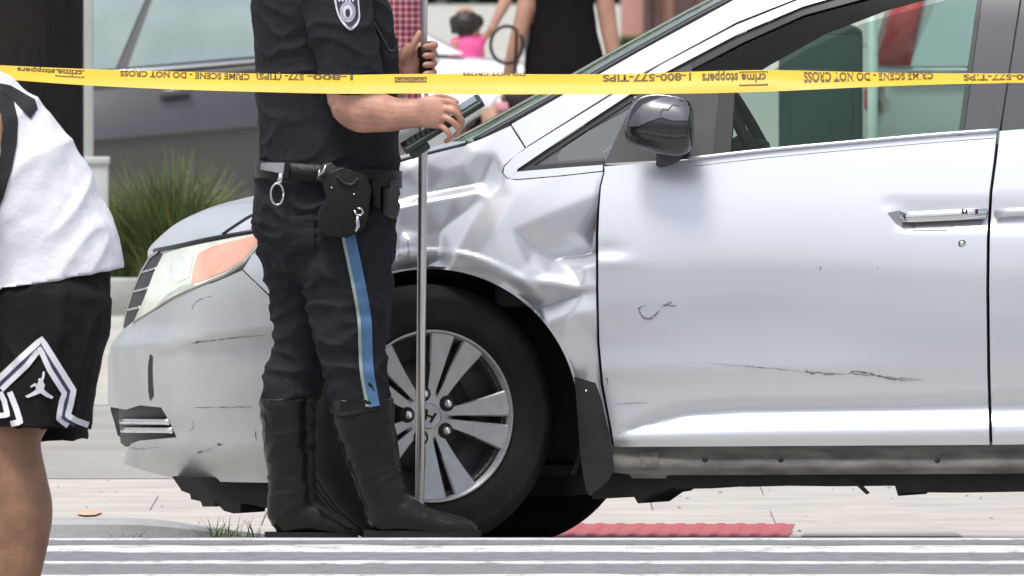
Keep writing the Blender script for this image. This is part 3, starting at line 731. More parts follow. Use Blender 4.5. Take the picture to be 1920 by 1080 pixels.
bm = bmesh.new(); bm_ell(bm, h_, .0035, .003, .0035, 8); mk('flap_screw', bm, CHROME, flap)
def tray(name, outline, w0, w1):
    bm = bmesh.new(); A = [bm.verts.new(C(x, y, w0)) for x, y in outline]
    B = [bm.verts.new(v.co + LAT * (w1 - w0)) for v in A]
    bm.faces.new(A); bm.faces.new(B[::-1])
    for i in range(len(A)): bm.faces.new((A[i], B[i], B[(i + 1) % len(A)], A[(i + 1) % len(A)]))
    bmesh.ops.recalc_face_normals(bm, faces=bm.faces[:]); return mk(name, bm, UNDER, van, smooth=False)
tray('under_tray', [(1098, 860), (2640, 860), (2640, 912), (1920, 922), (1800, 924), (1690, 923), (1684, 930), (1678, 911), (1560, 912), (1480, 911), (1400, 913), (1336, 911), (1334, 916), (1266, 917), (1263, 912), (1250, 916), (1236, 924), (1222, 926), (1196, 944), (1189, 932), (1150, 934), (1112, 936), (1104, 920)], .14, .9)
tray('hanging_clip', [(1600, 905), (1612, 906), (1629, 924), (1624, 927), (1612, 916)], .12, .15)
tray('splash_shield', [(322, 893), (540, 898), (540, 930), (520, 948), (500, 953), (470, 946), (452, 944), (450, 962), (438, 963), (420, 958), (408, 946), (404, 940), (402, 950), (380, 950), (376, 940), (358, 936), (356, 926), (340, 920), (338, 916)], .18, .7)
tray('axle_beam', [(900, 868), (1076, 872), (1076, 892), (1000, 892), (900, 885)], .42, .6)
tray('lower_arm', [(560, 800), (1000, 800), (1060, 870), (1060, 930), (560, 930)], .55, 1.4)

# wheel
def lathe(prof, n, M, mi=None):
    bm = bmesh.new(); rings = []
    for k in range(n):
        an = 2 * math.pi * k / n; rings.append([bm.verts.new((r * math.sin(an), y, r * math.cos(an))) for r, y in prof])
    for k in range(n):
        A, B = rings[k], rings[(k + 1) % n]
        for i in range(len(prof) - 1):
            if prof[i][0] < 1e-6 and prof[i + 1][0] < 1e-6: continue
            try: bm.faces.new((A[i], A[i + 1], B[i + 1], B[i]))
            except Exception: pass
    bmesh.ops.remove_doubles(bm, verts=bm.verts[:], dist=1e-6); bmesh.ops.recalc_face_normals(bm, faces=bm.faces[:])
    bm.transform(M); return bm
def build_wheel(center_l, steer, spin=0.0, flip=False, tyre_r=.365, rim=True):
    """local y points away from the camera; face is at negative y"""
    M = Mcar @ Matrix.Translation(center_l) @ Matrix.Rotation(steer + (math.pi if flip else 0), 4, 'Z') @ Matrix.Rotation(spin, 4, 'Y')
    R = tyre_r
    tp_ = [(.236, -.086), (.243, -.096), (.252, -.100), (.256, -.107), (.270, -.114), (.300, -.119), (.318, -.1175), (.322, -.119), (.336, -.113), (.350, -.100), (R - .004, -.085), (R, -.07)]
    gro = []
    for y in (-.045, -.005, .035):
        gro += [(R, y - .008), (R - .009, y - .006), (R - .009, y + .006), (R, y + .008)]
    tp_ += gro + [(R, .07), (R - .004, .085), (.345, .105), (.30, .117), (.25, .105), (.236, .09)]
    ty = mk('tyre', lathe(tp_, 96, M), RUBBER, van)
    w = ty
    mk('rim', lathe([(.226, -.070), (.232, -.096), (.2385, -.099), (.2395, -.094), (.236, -.084), (.225, .10), (.222, .10), (.214, -.02), (.219, -.066), (.226, -.070)], 96, M), [BRUSHED], w)
    if not rim: return w
    mk('rim_barrel', lathe([(.2205, -.075), (.213, -.02), (.20, .02), (.0, .02)], 64, M), DKALLOY, w)
    mk('brake_disc', lathe([(.06, .0), (.15, .0), (.15, .012), (.06, .012)], 48, M), mat('brake_iron', (.09, .085, .085), .5, .6, .2, 40), w)
    for k in range(5):
        for s in (-1, 1):
            bm = bmesh.new(); rows = []
            for i in range(9):
                t = i / 8; r = .050 + (.2285 - .050) * t
                hwid = .0125 + .0265 * t ** 1.3; cen = .0150 + .0355 * t ** 1.2
                yf = -.064 - .006 * math.sin(math.pi * t) - .022 * t ** 2.5
                row_ = []
                for (dx, dy) in ((-1, .035), (-1, .004), (-.86, 0), (.86, 0), (1, .004), (1, .035)):
                    row_.append(bm.verts.new((s * cen + dx * hwid, yf + dy, r)))
                rows.append(row_)
            for A, B in zip(rows, rows[1:]):
                for j in range(6 - 1): bm.faces.new((A[j], A[j + 1], B[j + 1], B[j]))
            for f in bm.faces: f.material_index = 0
            bmesh.ops.recalc_face_normals(bm, faces=bm.faces[:]); orient(bm)
            for f in bm.faces: f.material_index = 0 if f.normal.y < -.6 else 1
            bm.transform(M @ Matrix.Rotation(rad(72 * k), 4, 'Y'))
            mk('spoke', bm, [BRUSHED, DKALLOY], w, smooth=False)
    mk('hub', lathe([(.0, -.066), (.052, -.066), (.070, -.060), (.078, -.045), (.080, -.02), (.0, -.02)], 40, M), BRUSHED, w)
    mk('centre_cap', lathe([(.0, -.072), (.027, -.072), (.030, -.074), (.0345, -.073), (.036, -.066), (.036, -.055)], 32, M), BRUSHED, w)
    bm = bmesh.new()                                      # the maker's emblem on the cap
    for s in (-1, 1):
        q = [(.011 * s, .014), (.017 * s, .014), (.0115 * s, -.014), (.006 * s, -.014)]
        A = [bm.verts.new((x, -.0765, z)) for x, z in q]; B = [bm.verts.new((x, -.071, z)) for x, z in q]
        bm.faces.new(A); [bm.faces.new((A[i], B[i], B[(i + 1) % 4], A[(i + 1) % 4])) for i in range(4)]
    bm_box(bm, (-.010, -.0765, -.0025), (.010, -.071, .0025))
    bmesh.ops.recalc_face_normals(bm, faces=bm.faces[:]); bm.transform(M); mk('emblem', bm, UNDER, w, smooth=False)
    for k in range(5):
        R2 = M @ Matrix.Rotation(rad(36 + 72 * k), 4, 'Y') @ Matrix.Translation((0, 0, .064))
        mk('nut_recess', lathe([(.0, -.0685), (.0195, -.0685), (.022, -.067), (.0225, -.05)], 20, R2), UNDER, w)
        mk('wheel_nut', lathe([(.0, -.090), (.006, -.090), (.0105, -.085), (.0125, -.079), (.0125, -.055)], 12, R2), CHROME, w)
    return w
hubl = CL(805, 782, .13); hubl.z = .3645 
build_wheel(CL(788, 780, .115), rad(28), spin=rad(21))
fw = CL(805, 780, .13); build_wheel(Vector((fw.x, WID - .15, .352)), rad(24), flip=True, rim=False)
rw = CL(2890, 776, .13); build_wheel(Vector((rw.x, .13, .368)), 0.0, rim=True); build_wheel(Vector((rw.x, WID - .13, .36)), 0, flip=True, rim=False)
# mirror: bulbous housing on a stalk
bm = bmesh.new(); mcx, mcy, mw = 1236, 234, -.015
prof = [(1173, 246, 10, .02), (1180, 238, 30, .038), (1196, 232, 46, .052), (1222, 231, 54, .062), (1254, 235, 57, .066), (1278, 237, 54, .066), (1292, 238, 47, .062), (1298, 238, 36, .05)]
rings = []
for i, (x, y, h, d) in enumerate(spline([Vector(p) if len(p) < 4 else Vector(p) for p in prof], 3)):
    c = CL(x, y, mw - .02); r_ = h / 680.0; n = 20; ring = []
    for k in range(n):
        an = 2 * math.pi * k / n; cc, ss = math.cos(an), math.sin(an)
        e = 1.0; ring.append(bm.verts.new(Mcar @ Vector((c.x, c.y + d * abs(cc) ** e * (1 if cc > 0 else -1), c.z + r_ * abs(ss) ** e * (1 if ss > 0 else -1)))))
    rings.append(ring)
for A, B in zip(rings, rings[1:]):
    for k in range(20): bm.faces.new((A[k], A[(k + 1) % 20], B[(k + 1) % 20], B[k]))
bm.faces.new(rings[0]); bm.faces.new(rings[-1])
bmesh.ops.recalc_face_normals(bm, faces=bm.faces[:])
mirror = mk('side_mirror', bm, mat('mirror_shell', (.018, .018, .021), .2, 0, .12, 9, coat=.6), van)
mb = bvh_of(mirror)
lit_top_outline = panel_pts = [(1178, 238), (1186, 216), (1205, 196), (1240, 182), (1290, 180), (1294, 205), (1290, 226), (1262, 226), (1240, 220), (1215, 228), (1198, 236)]
decal('mirror_lit_top', lit_top_outline, mb, mat('mirror_shell_lit_grey', (.13, .13, .145), .3, .2, .12, 9, coat=.6), mirror, step=8, off=.003)  # paler grey painted on the upper housing imitates light from above
mk('mirror_stalk', tube([C(1250, 270, -.02), C(1256, 284, .03), C(1262, 294, .085)], [(.03, .03), (.04, .03), (.055, .02)], 12), BLACKPL, mirror)
ribbon('crack', [(1236, 214), (1243, 204), (1252, 206), (1262, 196), (1274, 198)], 2.0, bvh_of(*mirror.children[:1]) if mirror.children else mb, SCRATCH, mirror)
# door handle, keyhole, scratches on the door
dbv = bvh_of(door)
hp = [C(x, y, door_w(x, y) - .016) for x, y in ((1690, 406), (1715, 407), (1760, 405), (1810, 402), (1846, 400))]
handle = mk('door_handle', tube([hp[0] + LAT * .02] + hp + [hp[-1] + LAT * .02], [(.008, .006)] + [(.0165, .011)] * 5 + [(.015, .009)], 10), CHROME, door)
decal('handle_recess_shade', [(1664, 399), (1692, 394), (1712, 412), (1716, 428), (1696, 430), (1680, 418)], dbv, mat('recess_shade_grey', (.20, .20, .215), .4, .3), door, off=.002)  # grey laid over the silver paint stands for shade in the handle cup
decal('handle_recess_shade', [(1704, 414), (1846, 411), (1840, 421), (1790, 424), (1776, 432), (1712, 432)], dbv, MATS['recess_shade_grey'], door, off=.002)
for x_ in (1806, 1812, 1832):
    decal('handle_gap', [(x_ - 3, 392), (x_ + 2, 392), (x_ + 2, 401), (x_ - 3, 401)], bvh_of(handle), UNDER, handle, step=4)
h_ = hit(dbv, 1804, 457, 0); bm = bmesh.new(); bm_ell(bm, h_, .011, .003, .011, 16); kh = mk('keyhole', bm, PILLAR, door)
bm = bmesh.new(); bm_ell(bm, h_ - Vector((0, .0015, 0)), .0075, .003, .0075, 14); mk('lock_face', bm, CHROME, kh)
sd = bpy.data.objects.get('sliding_door')
hp = [C(x, y, door_w(x, y) - .016) for x, y in ((1866, 400), (1900, 398), (2000, 392), (2060, 390))]
mk('door_handle', tube([hp[0] + LAT * .02] + hp + [hp[-1] + LAT * .02], [(.008, .006)] + [(.0125, .009)] * 4 + [(.012, .008)], 10), SILVER, sd)
def scr(pts, w, nm='scratch', bv=dbv, par=door, seed=0):
    pp = [(p.x, p.y) for p in spline([Vector((a, b, 0)) for a, b in pts], 8)]; rn = random.Random(seed + len(pp))
    pp = [(a + rn.uniform(-.6, .6), b + rn.uniform(-.8, .8)) for a, b in pp]
    ribbon(nm, pp, [max(.25, .85 * w * rn.uniform(.15, 1.3) * math.sin(math.pi * (i + .5) / len(pp)) ** .35) for i in range(len(pp))], bv, SCRATCH, par, off=.0012)
scr([(1201, 576), (1199, 584), (1206, 595), (1216, 598), (1226, 593), (1235, 582)], 2.6, seed=1)
scr([(1196, 580), (1203, 575), (1210, 574)], 2.2, seed=2)
scr([(1240, 578), (1250, 571), (1258, 574), (1268, 573)], 2.6, seed=3); scr([(1246, 575), (1255, 567), (1260, 569)], 2.0, seed=4)
scr([(1400, 686), (1420, 688), (1450, 691), (1500, 696)], 1.2, seed=5)
scr([(1510, 693), (1522, 701), (1535, 698), (1548, 703), (1560, 700)], 2.8, seed=6)
scr([(1588, 703), (1600, 697), (1618, 698), (1640, 703), (1662, 708), (1682, 713)], 3.4, seed=7)
scr([(1675, 712), (1690, 709), (1712, 710)], 1.6, seed=8); scr([(1594, 699), (1610, 704)], 1.6, seed=9)
scr([(1536, 506), (1541, 500)], 2.4, seed=10); scr([(1643, 502), (1647, 503)], 1.6, seed=11); scr([(1138, 708), (1140, 722)], 3, seed=12)
SCUFF = mat('scuffed_paint', (.36, .365, .38), .6, .2, .3, 30)
def scuff(pts, w, bv=dbv, par=door, seed=0):
    rn = random.Random(seed); pp = [(p.x, p.y + rn.uniform(-.5, .5)) for p in spline([Vector((a, b, 0)) for a, b in pts], 7)]
    ribbon('scuff', pp, [w * rn.uniform(.2, 1.0) * math.sin(math.pi * (i + .5) / len(pp)) for i in range(len(pp))], bv, SCUFF, par, off=.0008)
scuff([(1500, 697), (1560, 701), (1590, 702)], 6, seed=1); scuff([(1596, 700), (1640, 705), (1690, 712), (1730, 712)], 7, seed=2); scuff([(1196, 582), (1208, 596), (1222, 596), (1238, 582)], 6, seed=3); scuff([(1240, 572), (1268, 574)], 6, seed=4); scuff([(1320, 679), (1400, 687), (1480, 694)], 2.5, seed=5); scuff([(1150, 757), (1220, 755)], 3, seed=6)
bbv = bvh_of(bumper)
scuff([(340, 648), (380, 641), (440, 634), (500, 628)], 5, bbv, bumper, 7); scuff([(372, 852), (400, 840), (420, 832)], 6, bbv, bumper, 8); scuff([(240, 838), (262, 842), (300, 838)], 6, bbv, bumper, 9)
scr([(360, 644), (370, 642), (384, 640), (412, 637), (440, 633)], 1.8, bv=bbv, par=bumper, seed=13)
scr([(366, 643), (373, 641)], 4.0, bv=bbv, par=bumper, seed=14); scr([(404, 637), (413, 636)], 3.0, bv=bbv, par=bumper, seed=15)
scr([(362, 764), (400, 764), (440, 763), (472, 763)], 1.8, bv=bbv, par=bumper, seed=16)
scr([(358, 582), (366, 568), (380, 559), (398, 556)], 1.3, bv=bbv, par=bumper, seed=17)
scr([(407, 832), (414, 835)], 5, bv=bbv, par=bumper, seed=18); scr([(370, 850), (380, 845)], 4, bv=bbv, par=bumper, seed=19); scr([(479, 808), (480, 826)], 3, bv=bbv, par=bumper, seed=20)
scr([(360, 790), (363, 800), (356, 808)], 1.6, bv=bbv, par=bumper, seed=21)
# interior
lbox('dashboard', (.36, .34, .80), (.86, 1.68, 1.055), DASH, .05)
swc = CL(1418, 240, .55)
bm = bmesh.new(); M_ = Mcar @ Matrix.Translation((swc.x, .55, swc.z - .05)) @ Matrix.Rotation(rad(-28), 4, 'Y')
pts = [M_ @ Vector((0, .185 * math.cos(a), .185 * math.sin(a))) for a in np.linspace(0, 2 * math.pi, 33)]
bm_tube(bm, pts, .016, 8); bm_tube(bm, [M_ @ Vector((-.12, 0, 0)), M_ @ Vector((0, 0, 0))], .05, 10); bm_tube(bm, [M_ @ Vector((0, -.18, 0)), M_ @ Vector((0, .18, 0))], .02, 8)
mk('steering_wheel', bm, DASH, van)
rm = C(1438, 62, .95); bm = box((-.055, -.11, -.025), (.045, .11, .03), .012); bm.transform(Matrix.Translation(rm)); rvm = mk('rear_view_mirror', bm, UNDER, van)
mk('mirror_arm', tube([rm + Vector((-.03, 0, 0)), rm + Vector((-.10, 0, .08))], .012, 6), UNDER, rvm)
mk('hanging_charm', tube([rm + Vector((-.035, 0, -.02)), rm + Vector((-.042, 0, -.05)), rm + Vector((-.038, 0, -.07)), rm + Vector((-.036, 0, -.11))], [.006, .012, .008, .018], 8), UNDER, van)

# ------------------------------------------------------------------ cloth wrinkle helper
def wrinkle(amp, freq=(9, 9, 22), seed=0.0, amp2=.0015):
    def f(co, no):
        q = Vector((co.x * freq[0], co.y * freq[1], co.z * freq[2])) + Vector((seed, seed * 2, seed * 3))
        q2 = q + 1.2 * Vector((noise.noise(q * .5), noise.noise(q * .5 + Vector((9, 0, 0))), noise.noise(q * .5 + Vector((0, 9, 0)))))
        r = 1 - abs(noise.noise(q2)) * 2
        return amp * (max(0, r) ** 2 - .35) + amp2 * noise.noise(co * 40)
    return f
def finger(bm, pts, r, n=10):
    """pts: (px, py, Y)"""
    w = spline([P(a, b, c) for a, b, c in pts], 4); k = len(w)
    rs = [r * (1.0 - .28 * i / (k - 1)) for i in range(k)]
    t1 = (w[-1] - w[-2]).normalized(); t0 = (w[0] - w[1]).normalized()
    pp = [w[0] + t0 * r * .5] + w + [w[-1] + t1 * rs[-1] * .55, w[-1] + t1 * rs[-1] * .9]
    rr = [r * .8] + rs + [rs[-1] * .8, rs[-1] * .35]
    bm_tube(bm, pp, rr, n)
def head(bm, px, py, Y, h, face=1, tilt=0.0):
    """head of height h metres with nose, brow, chin and ears; face=+1 looks to image right"""
    c = P(px, py, Y)
    bm_ell(bm, c + Vector((-.010 * face, 0, .02)), .093 * h / .24, .075 * h / .24, .105 * h / .24, 18)
    bm_ell(bm, c + Vector((.030 * face, 0, -.045)) * (h / .24), .060 * h / .24, .058 * h / .24, .075 * h / .24, 16)
    bm_ell(bm, c + Vector((.098 * face, 0, -.015)) * (h / .24), .020 * h / .24, .014 * h / .24, .022 * h / .24, 10)
    bm_ell(bm, c + Vector((.078 * face, 0, -.058)) * (h / .24), .016 * h / .24, .026 * h / .24, .010 * h / .24, 10)
    for s in (-1, 1): bm_ell(bm, c + Vector((-.012 * face, s * .078, -.005)) * (h / .24), .022 * h / .24, .012 * h / .24, .033 * h / .24, 10)
    return c
def eyes(parent, px, py, Y, h, face):
    c = P(px, py, Y); k = h / .24
    for s in (-1, 1):
        bm = bmesh.new(); bm_ell(bm, c + Vector((.080 * face, s * .030, 0.008)) * k, .010 * k, .014 * k, .008 * k, 8); mk('eye', bm, mat('eye_white', (.6, .58, .55), .2), parent)

# ------------------------------------------------------------------ police officer
OY = -.47
off = root('person', (P(640, 1005, OY).x, OY, gz(OY)), 'uniformed officer in navy shirt, blue-striped trousers and tall black boots beside the van', 'person')
bm = bmesh.new()
limb(bm, [(600, -210, 45, OY, .065), (592, -150, 92, OY, .17), (598, -40, 108, OY, .17), (606, 100, 112, OY, .16), (614, 240, 110, OY, .155), (616, 330, 108, OY, .15), (610, 420, 108, OY, .15)])
limb(bm, [(606, -250, 40, OY, .06), (600, -170, 48, OY, .065)])
head(bm, 622, -300, OY, .245)
limb(bm, [(600, -130, 46, -.64, .06), (618, -40, 48, -.69, .062), (640, 70, 45, -.72, .06), (653, 150, 44, -.725, .058), (656, 192, 42, -.73, .055)])
limb(bm, [(648, 188, 38, -.73, .052), (672, 205, 42, -.74, .054), (700, 209, 40, -.75, .052), (735, 214, 33, -.76, .043), (768, 213, 28, -.77, .033), (792, 212, 28, -.775, .026)])
# right hand over the handheld: back of the hand to the camera
limb(bm, [(784, 212, 27, -.775, .024), (804, 210, 31, -.785, .021), (826, 212, 30, -.79, .018), (834, 214, 26, -.79, .016)])
finger(bm, [(818, 190, -.785), (842, 190, -.80), (858, 203, -.80), (862, 218, -.785)], .0105)
finger(bm, [(822, 203, -.79), (850, 208, -.81), (866, 226, -.805), (862, 240, -.788)], .0108)
finger(bm, [(822, 216, -.79), (846, 226, -.81), (860, 244, -.803), (854, 254, -.786)], .0104)
finger(bm, [(816, 229, -.785), (836, 243, -.80), (844, 258, -.795), (836, 265, -.78)], .0096)
finger(bm, [(794, 198, -.765), (815, 184, -.735), (838, 184, -.715), (856, 192, -.715)], .0112)
# far arm and the left hand closed round the pole
limb(bm, [(600, -120, 46, -.30, .06), (630, 20, 46, -.26, .06), (668, 150, 42, -.24, .055), (690, 215, 40, -.27, .05)])
limb(bm, [(690, 222, 36, -.27, .045), (715, 195, 34, -.31, .043), (736, 170, 27, -.36, .034), (750, 150, 24, -.395, .028)])
limb(bm, [(750, 150, 24, -.395, .026), (760, 128, 25, -.405, .026), (770, 108, 26, -.405, .026), (777, 92, 20, -.405, .022)])
finger(bm, [(758, 120, -.42), (768, 98, -.437), (778, 78, -.444), (786, 62, -.442)], .0125)
for k, yy in enumerate((85, 102, 119, 136)):
    finger(bm, [(770, yy + 8, -.395), (792, yy + 2, -.383), (810, yy - 1, -.398), (815 - k * .6, yy, -.425), (806, yy + 2, -.447), (797, yy + 3, -.452)], .0132 - .0005 * k)
limb(bm, [(640, 430, 70, -.54, .09), (652, 560, 58, -.55, .08), (668, 700, 42, -.56, .06), (700, 860, 34, -.56, .045), (724, 955, 30, -.56, .04)])
limb(bm, [(566, 430, 66, -.40, .09), (566, 560, 50, -.40, .075), (556, 700, 40, -.40, .06), (545, 860, 32, -.40, .045), (546, 955, 30, -.40, .04)])
limb(bm, [(720, 968, 26, -.56, .035), (800, 978, 18, -.56, .034), (868, 988, 10, -.56, .028)])
limb(bm, [(530, 968, 26, -.40, .035), (600, 980, 16, -.40, .03), (644, 990, 9, -.40, .025)])
body = organic('body', bm, .0035, 2, SKIN, off)
bm = bmesh.new(); c = P(622, -300, OY); bm_ell(bm, c + Vector((-.02, 0, .045)), .098, .083, .092, 18); mk('hair', bm, HAIR, off); eyes(off, 622, -300, OY, .245, 1)
# shirt
bm = bmesh.new()
limb(bm, [(602, -190, 62, OY, .085), (590, -150, 110, OY, .20), (592, -60, 121, OY, .205), (600, 40, 128, OY, .20), (610, 140, 132, OY, .195), (616, 230, 131, OY, .19), (620, 300, 130, OY, .19), (620, 350, 129, OY, .188)], n=28)
limb(bm, [(600, -140, 62, -.63, .075), (614, -60, 67, -.69, .085), (634, 30, 66, -.725, .084), (650, 95, 62, -.735, .08), (662, 150, 60, -.74, .078)], n=22)
limb(bm, [(600, -130, 58, -.31, .07), (628, 10, 60, -.26, .075), (658, 110, 54, -.24, .07)], n=18)
limb(bm, [(690, -30, 30, -.50, .10), (708, 60, 32, -.50, .11), (712, 130, 34, -.50, .11), (708, 200, 34, -.50, .11)])
sn = Vector((P(750, 338, OY) - P(485, 290, OY))); pn = Vector((sn.z, 0, -sn.x)); pn.normalize()
if pn.z > 0: pn = -pn
shirt = organic('shirt', bm, .006, 4, NAVY, off, wrinkle(.007, (6, 8, 13), 1.3), clips=[(P(485, 297, OY), pn)])
sb = bvh_of(shirt)
# sleeve hem band and shoulder patch
ribbon('sleeve_hem', [(604, 147), (625, 143), (650, 138), (676, 134), (700, 131)], 6, sb, NAVY, shirt, off=.004)
patch = [(p.x, p.y) for p in spline([Vector((a, b, 0)) for a, b in ((624, -22), (640, -30), (655, -33), (668, -28), (672, -10), (674, 12), (675, 34), (669, 48), (657, 57), (644, 46), (634, 30), (628, 8), (624, -22))], 4)][:-1]
pa = decal('shoulder_patch', patch, sb, mat('patch_white', (.62, .62, .66), .8, 0, .05, 40), shirt, step=5, off=.003)
def shrink(pts, k):
    cx = sum(p[0] for p in pts) / len(pts); cy = sum(p[1] for p in pts) / len(pts); return [(cx + (x - cx) * k, cy + (y - cy) * k) for x, y in pts]
PB = mat('patch_blue', (.035, .035, .06), .8); PG = mat('patch_grey', (.36, .36, .42), .8, 0, .2, 80)
decal('patch_field', shrink(patch, .86), sb, PB, pa, step=5, off=.0045)
circ = lambda cx, cy, rx, ry, n=18: [(cx + rx * math.cos(2 * math.pi * k / n), cy + ry * math.sin(2 * math.pi * k / n)) for k in range(n)]
decal('patch_emblem', circ(652, 22, 15, 20), sb, PG, pa, step=5, off=.006)
decal('patch_emblem', circ(652, 22, 9, 13), sb, MATS['patch_white'], pa, step=5, off=.0075)
decal('patch_emblem', circ(652, 24, 4.5, 8), sb, PB, pa, step=4, off=.009)
decal('patch_lettering', [(633, -14), (664, -14), (665, -7), (634, -7)], sb, MATS['patch_white'], pa, step=5, off=.006)
for k in range(5):
    decal('patch_lettering', [(634 + k * 6.4, -2), (637.5 + k * 6.4, -2), (638 + k * 6.4, 3), (634.5 + k * 6.4, 3)], sb, MATS['patch_white'], pa, step=5, off=.006)
# pocket flap hint and microphone cord on the chest
mk('microphone_cord', tube([P(x, y, -.63) for x, y in spline([(690, 25), (705, 50), (722, 82), (732, 96), (742, 90), (744, 70)], 4)], .004, 6), BLACKPL, shirt)
# trousers
bm = bmesh.new()
limb(bm, [(616, 312, 126, OY, .18), (610, 360, 133, OY, .185), (606, 410, 134, OY, .185), (606, 455, 124, OY, .18)], n=26)
limb(bm, [(642, 420, 100, -.53, .13), (648, 500, 90, -.55, .12), (656, 580, 78, -.56, .105), (662, 650, 66, -.565, .095), (668, 710, 55, -.565, .085), (676, 752, 55, -.565, .082), (682, 790, 50, -.565, .075)], n=22)
limb(bm, [(572, 420, 100, -.41, .13), (570, 490, 84, -.405, .12), (572, 550, 67, -.40, .105), (572, 610, 62, -.40, .10), (568, 660, 54, -.40, .09), (556, 700, 57, -.40, .088), (542, 738, 52, -.40, .085), (540, 785, 46, -.40, .07)], n=22)
trou = organic('trousers', bm, .006, 4, TROU, off, wrinkle(.012, (7, 9, 15), 4.1, .002))
tb = bvh_of(trou)
stripe = spline([Vector((a, b, 0)) for a, b in ((650, 400), (652, 440), (664, 500), (674, 550), (682, 600), (684, 650), (687, 700), (698, 762))], 6)
ribbon('leg_stripe', [(p.x + 4, p.y) for p in stripe], 21, tb, SBLUE, trou, off=.007)
ribbon('leg_stripe_edge', [(p.x - 9, p.y) for p in stripe], 6, tb, SYEL, trou, off=.008)
# boots
def boot(nodes_s, nodes_f, Yf, sole, top):
    bm = bmesh.new(); limb(bm, nodes_s, n=22); limb(bm, nodes_f, n=20)
    zf = gz(Yf) + .004
    b = organic('boot', bm, .005, 4, BOOT, off, wrinkle(.004, (9, 9, 18), 2.0 + Yf, .0008), clips=[(P(600, top, Yf), (-.02, 0, 1)), (Vector((0, Yf, zf)), (0, 0, -1))])
    bm = bmesh.new(); pts = spline([Vector(p) for p in sole], 4); L_, R_ = [], []
    for i, p in enumerate(pts):
        x = P(p.x, 1005, Yf).x; L_.append((x, Yf - p.y)); R_.append((x, Yf + p.y))
    loop = L_ + R_[::-1]; A = [bm.verts.new((x, y, zf - .003)) for x, y in loop]; B = [bm.verts.new((x, y, zf + .020)) for x, y in loop]
    bm.faces.new(A[::-1]); bm.faces.new(B)
    for i in range(len(A)): bm.faces.new((A[i], A[(i + 1) % len(A)], B[(i + 1) % len(A)], B[i]))
    bmesh.ops.recalc_face_normals(bm, faces=bm.faces[:]); mk('sole', bm, RUBBER, b, smooth=False)
    return b
b1 = boot([(674, 720, 60, -.56, .09), (680, 770, 59, -.56, .087), (692, 830, 53, -.56, .075), (708, 890, 46, -.56, .062), (722, 935, 43, -.56, .056), (728, 972, 42, -.56, .052)],
     [(712, 970, 36, -.56, .05), (752, 966, 38, -.56, .052), (800, 980, 28, -.56, .053), (850, 988, 22, -.56, .052), (884, 994, 16, -.56, .042)], -.56,
     [(682, .02), (690, .036), (730, .040), (800, .046), (860, .047), (890, .035), (902, .012)], 750)
b2 = boot([(541, 715, 56, -.40, .09), (540, 770, 53, -.40, .087), (544, 830, 50, -.40, .075), (548, 890, 47, -.40, .062), (548, 935, 46, -.40, .056), (546, 972, 46, -.40, .052)],
     [(530, 970, 36, -.40, .05), (575, 968, 34, -.40, .052), (610, 980, 26, -.40, .053), (640, 990, 18, -.40, .05), (662, 996, 12, -.40, .04)], -.40,
     [(496, .02), (504, .036), (545, .040), (600, .046), (640, .045), (662, .034), (672, .012)], 745)
b1b = bvh_of(b1)
ribbon('boot_strap', [(738, 868), (748, 890), (758, 912), (768, 930), (778, 942)], 5, b1b, LEATH, b1, off=.004)
mk('boot_buckle', tube([P(x, y, -.60) for x, y in ((706, 758), (716, 753), (726, 757), (724, 764), (712, 766))], .004, 6), BLACKPL, b1)
for bo, bb, pts in ((b2, bvh_of(b2), [(490, 752), (515, 750), (545, 749), (568, 749)]), (b1, b1b, [(622, 757), (650, 755), (690, 755), (730, 757)])):
    ribbon('boot_top_band', pts, 5, bb, LEATH, bo, off=.003)
# belt and what hangs on it
bm = bmesh.new(); rings = []
for i in range(49):
    a = 2 * math.pi * i / 48; x_ = math.cos(a); y_ = math.sin(a)
    px = 616 + 134 * (abs(x_) ** .75) * (1 if x_ > 0 else -1); Yy = OY + .197 * (abs(y_) ** .75) * (1 if y_ > 0 else -1)
    py = 316 + (px - 490) * .075
    rings.append((P(px, py - 15, Yy), P(px, py + 18, Yy)))
vv = [(bm.verts.new(a), bm.verts.new(b)) for a, b in rings[:-1]]
for i in range(48):
    a, b = vv[i], vv[(i + 1) % 48]; bm.faces.new((a[0], a[1], b[1], b[0]))
bmesh.ops.recalc_face_normals(bm, faces=bm.faces[:]); bmesh.ops.solidify(bm, geom=bm.faces[:], thickness=-.006)
beltO = mk('duty_belt', bm, LEATH, off)
bb = bvh_of(beltO)
decal('belt_keeper', [(490, 299), (507, 297), (534, 303), (531, 327), (512, 322), (488, 318)], bb, mat('dull_silver_keeper', (.36, .36, .38), .45, .6, .2, 30), beltO, off=.003)
decal('belt_loop', [(534, 302), (544, 303), (541, 336), (531, 333)], bb, LEATH, beltO, off=.005)
# holster: moulded, with pistol grip above
def pouch(name, outline, Yc, d, m, parent, bev=.006):
    bm = bmesh.new(); A = [bm.verts.new(P(x, y, Yc - d)) for x, y in outline]; B = [bm.verts.new(P(x, y, Yc + d)) for x, y in outline]
    bm.faces.new(A); bm.faces.new(B[::-1])
    for i in range(len(A)): bm.faces.new((A[i], B[i], B[(i + 1) % len(A)], A[(i + 1) % len(A)]))
    bmesh.ops.recalc_face_normals(bm, faces=bm.faces[:])
    bmesh.ops.bevel(bm, geom=[e for e in bm.edges if e.calc_face_angle(0) > .7], offset=bev, segments=2, affect='EDGES', profile=.5)
    return mk(name, bm, m, parent)
ho = pouch('holster', [(600, 330), (640, 312), (684, 326), (696, 352), (690, 400), (680, 432), (650, 446), (612, 442), (596, 420), (596, 395), (612, 372)], -.70, .030, LEATH, off)
pouch('pistol_grip', [(592, 336), (604, 308), (622, 304), (640, 322), (660, 340), (690, 338), (688, 350), (650, 356), (622, 350)], -.705, .014, BLACKPL, ho, .004)
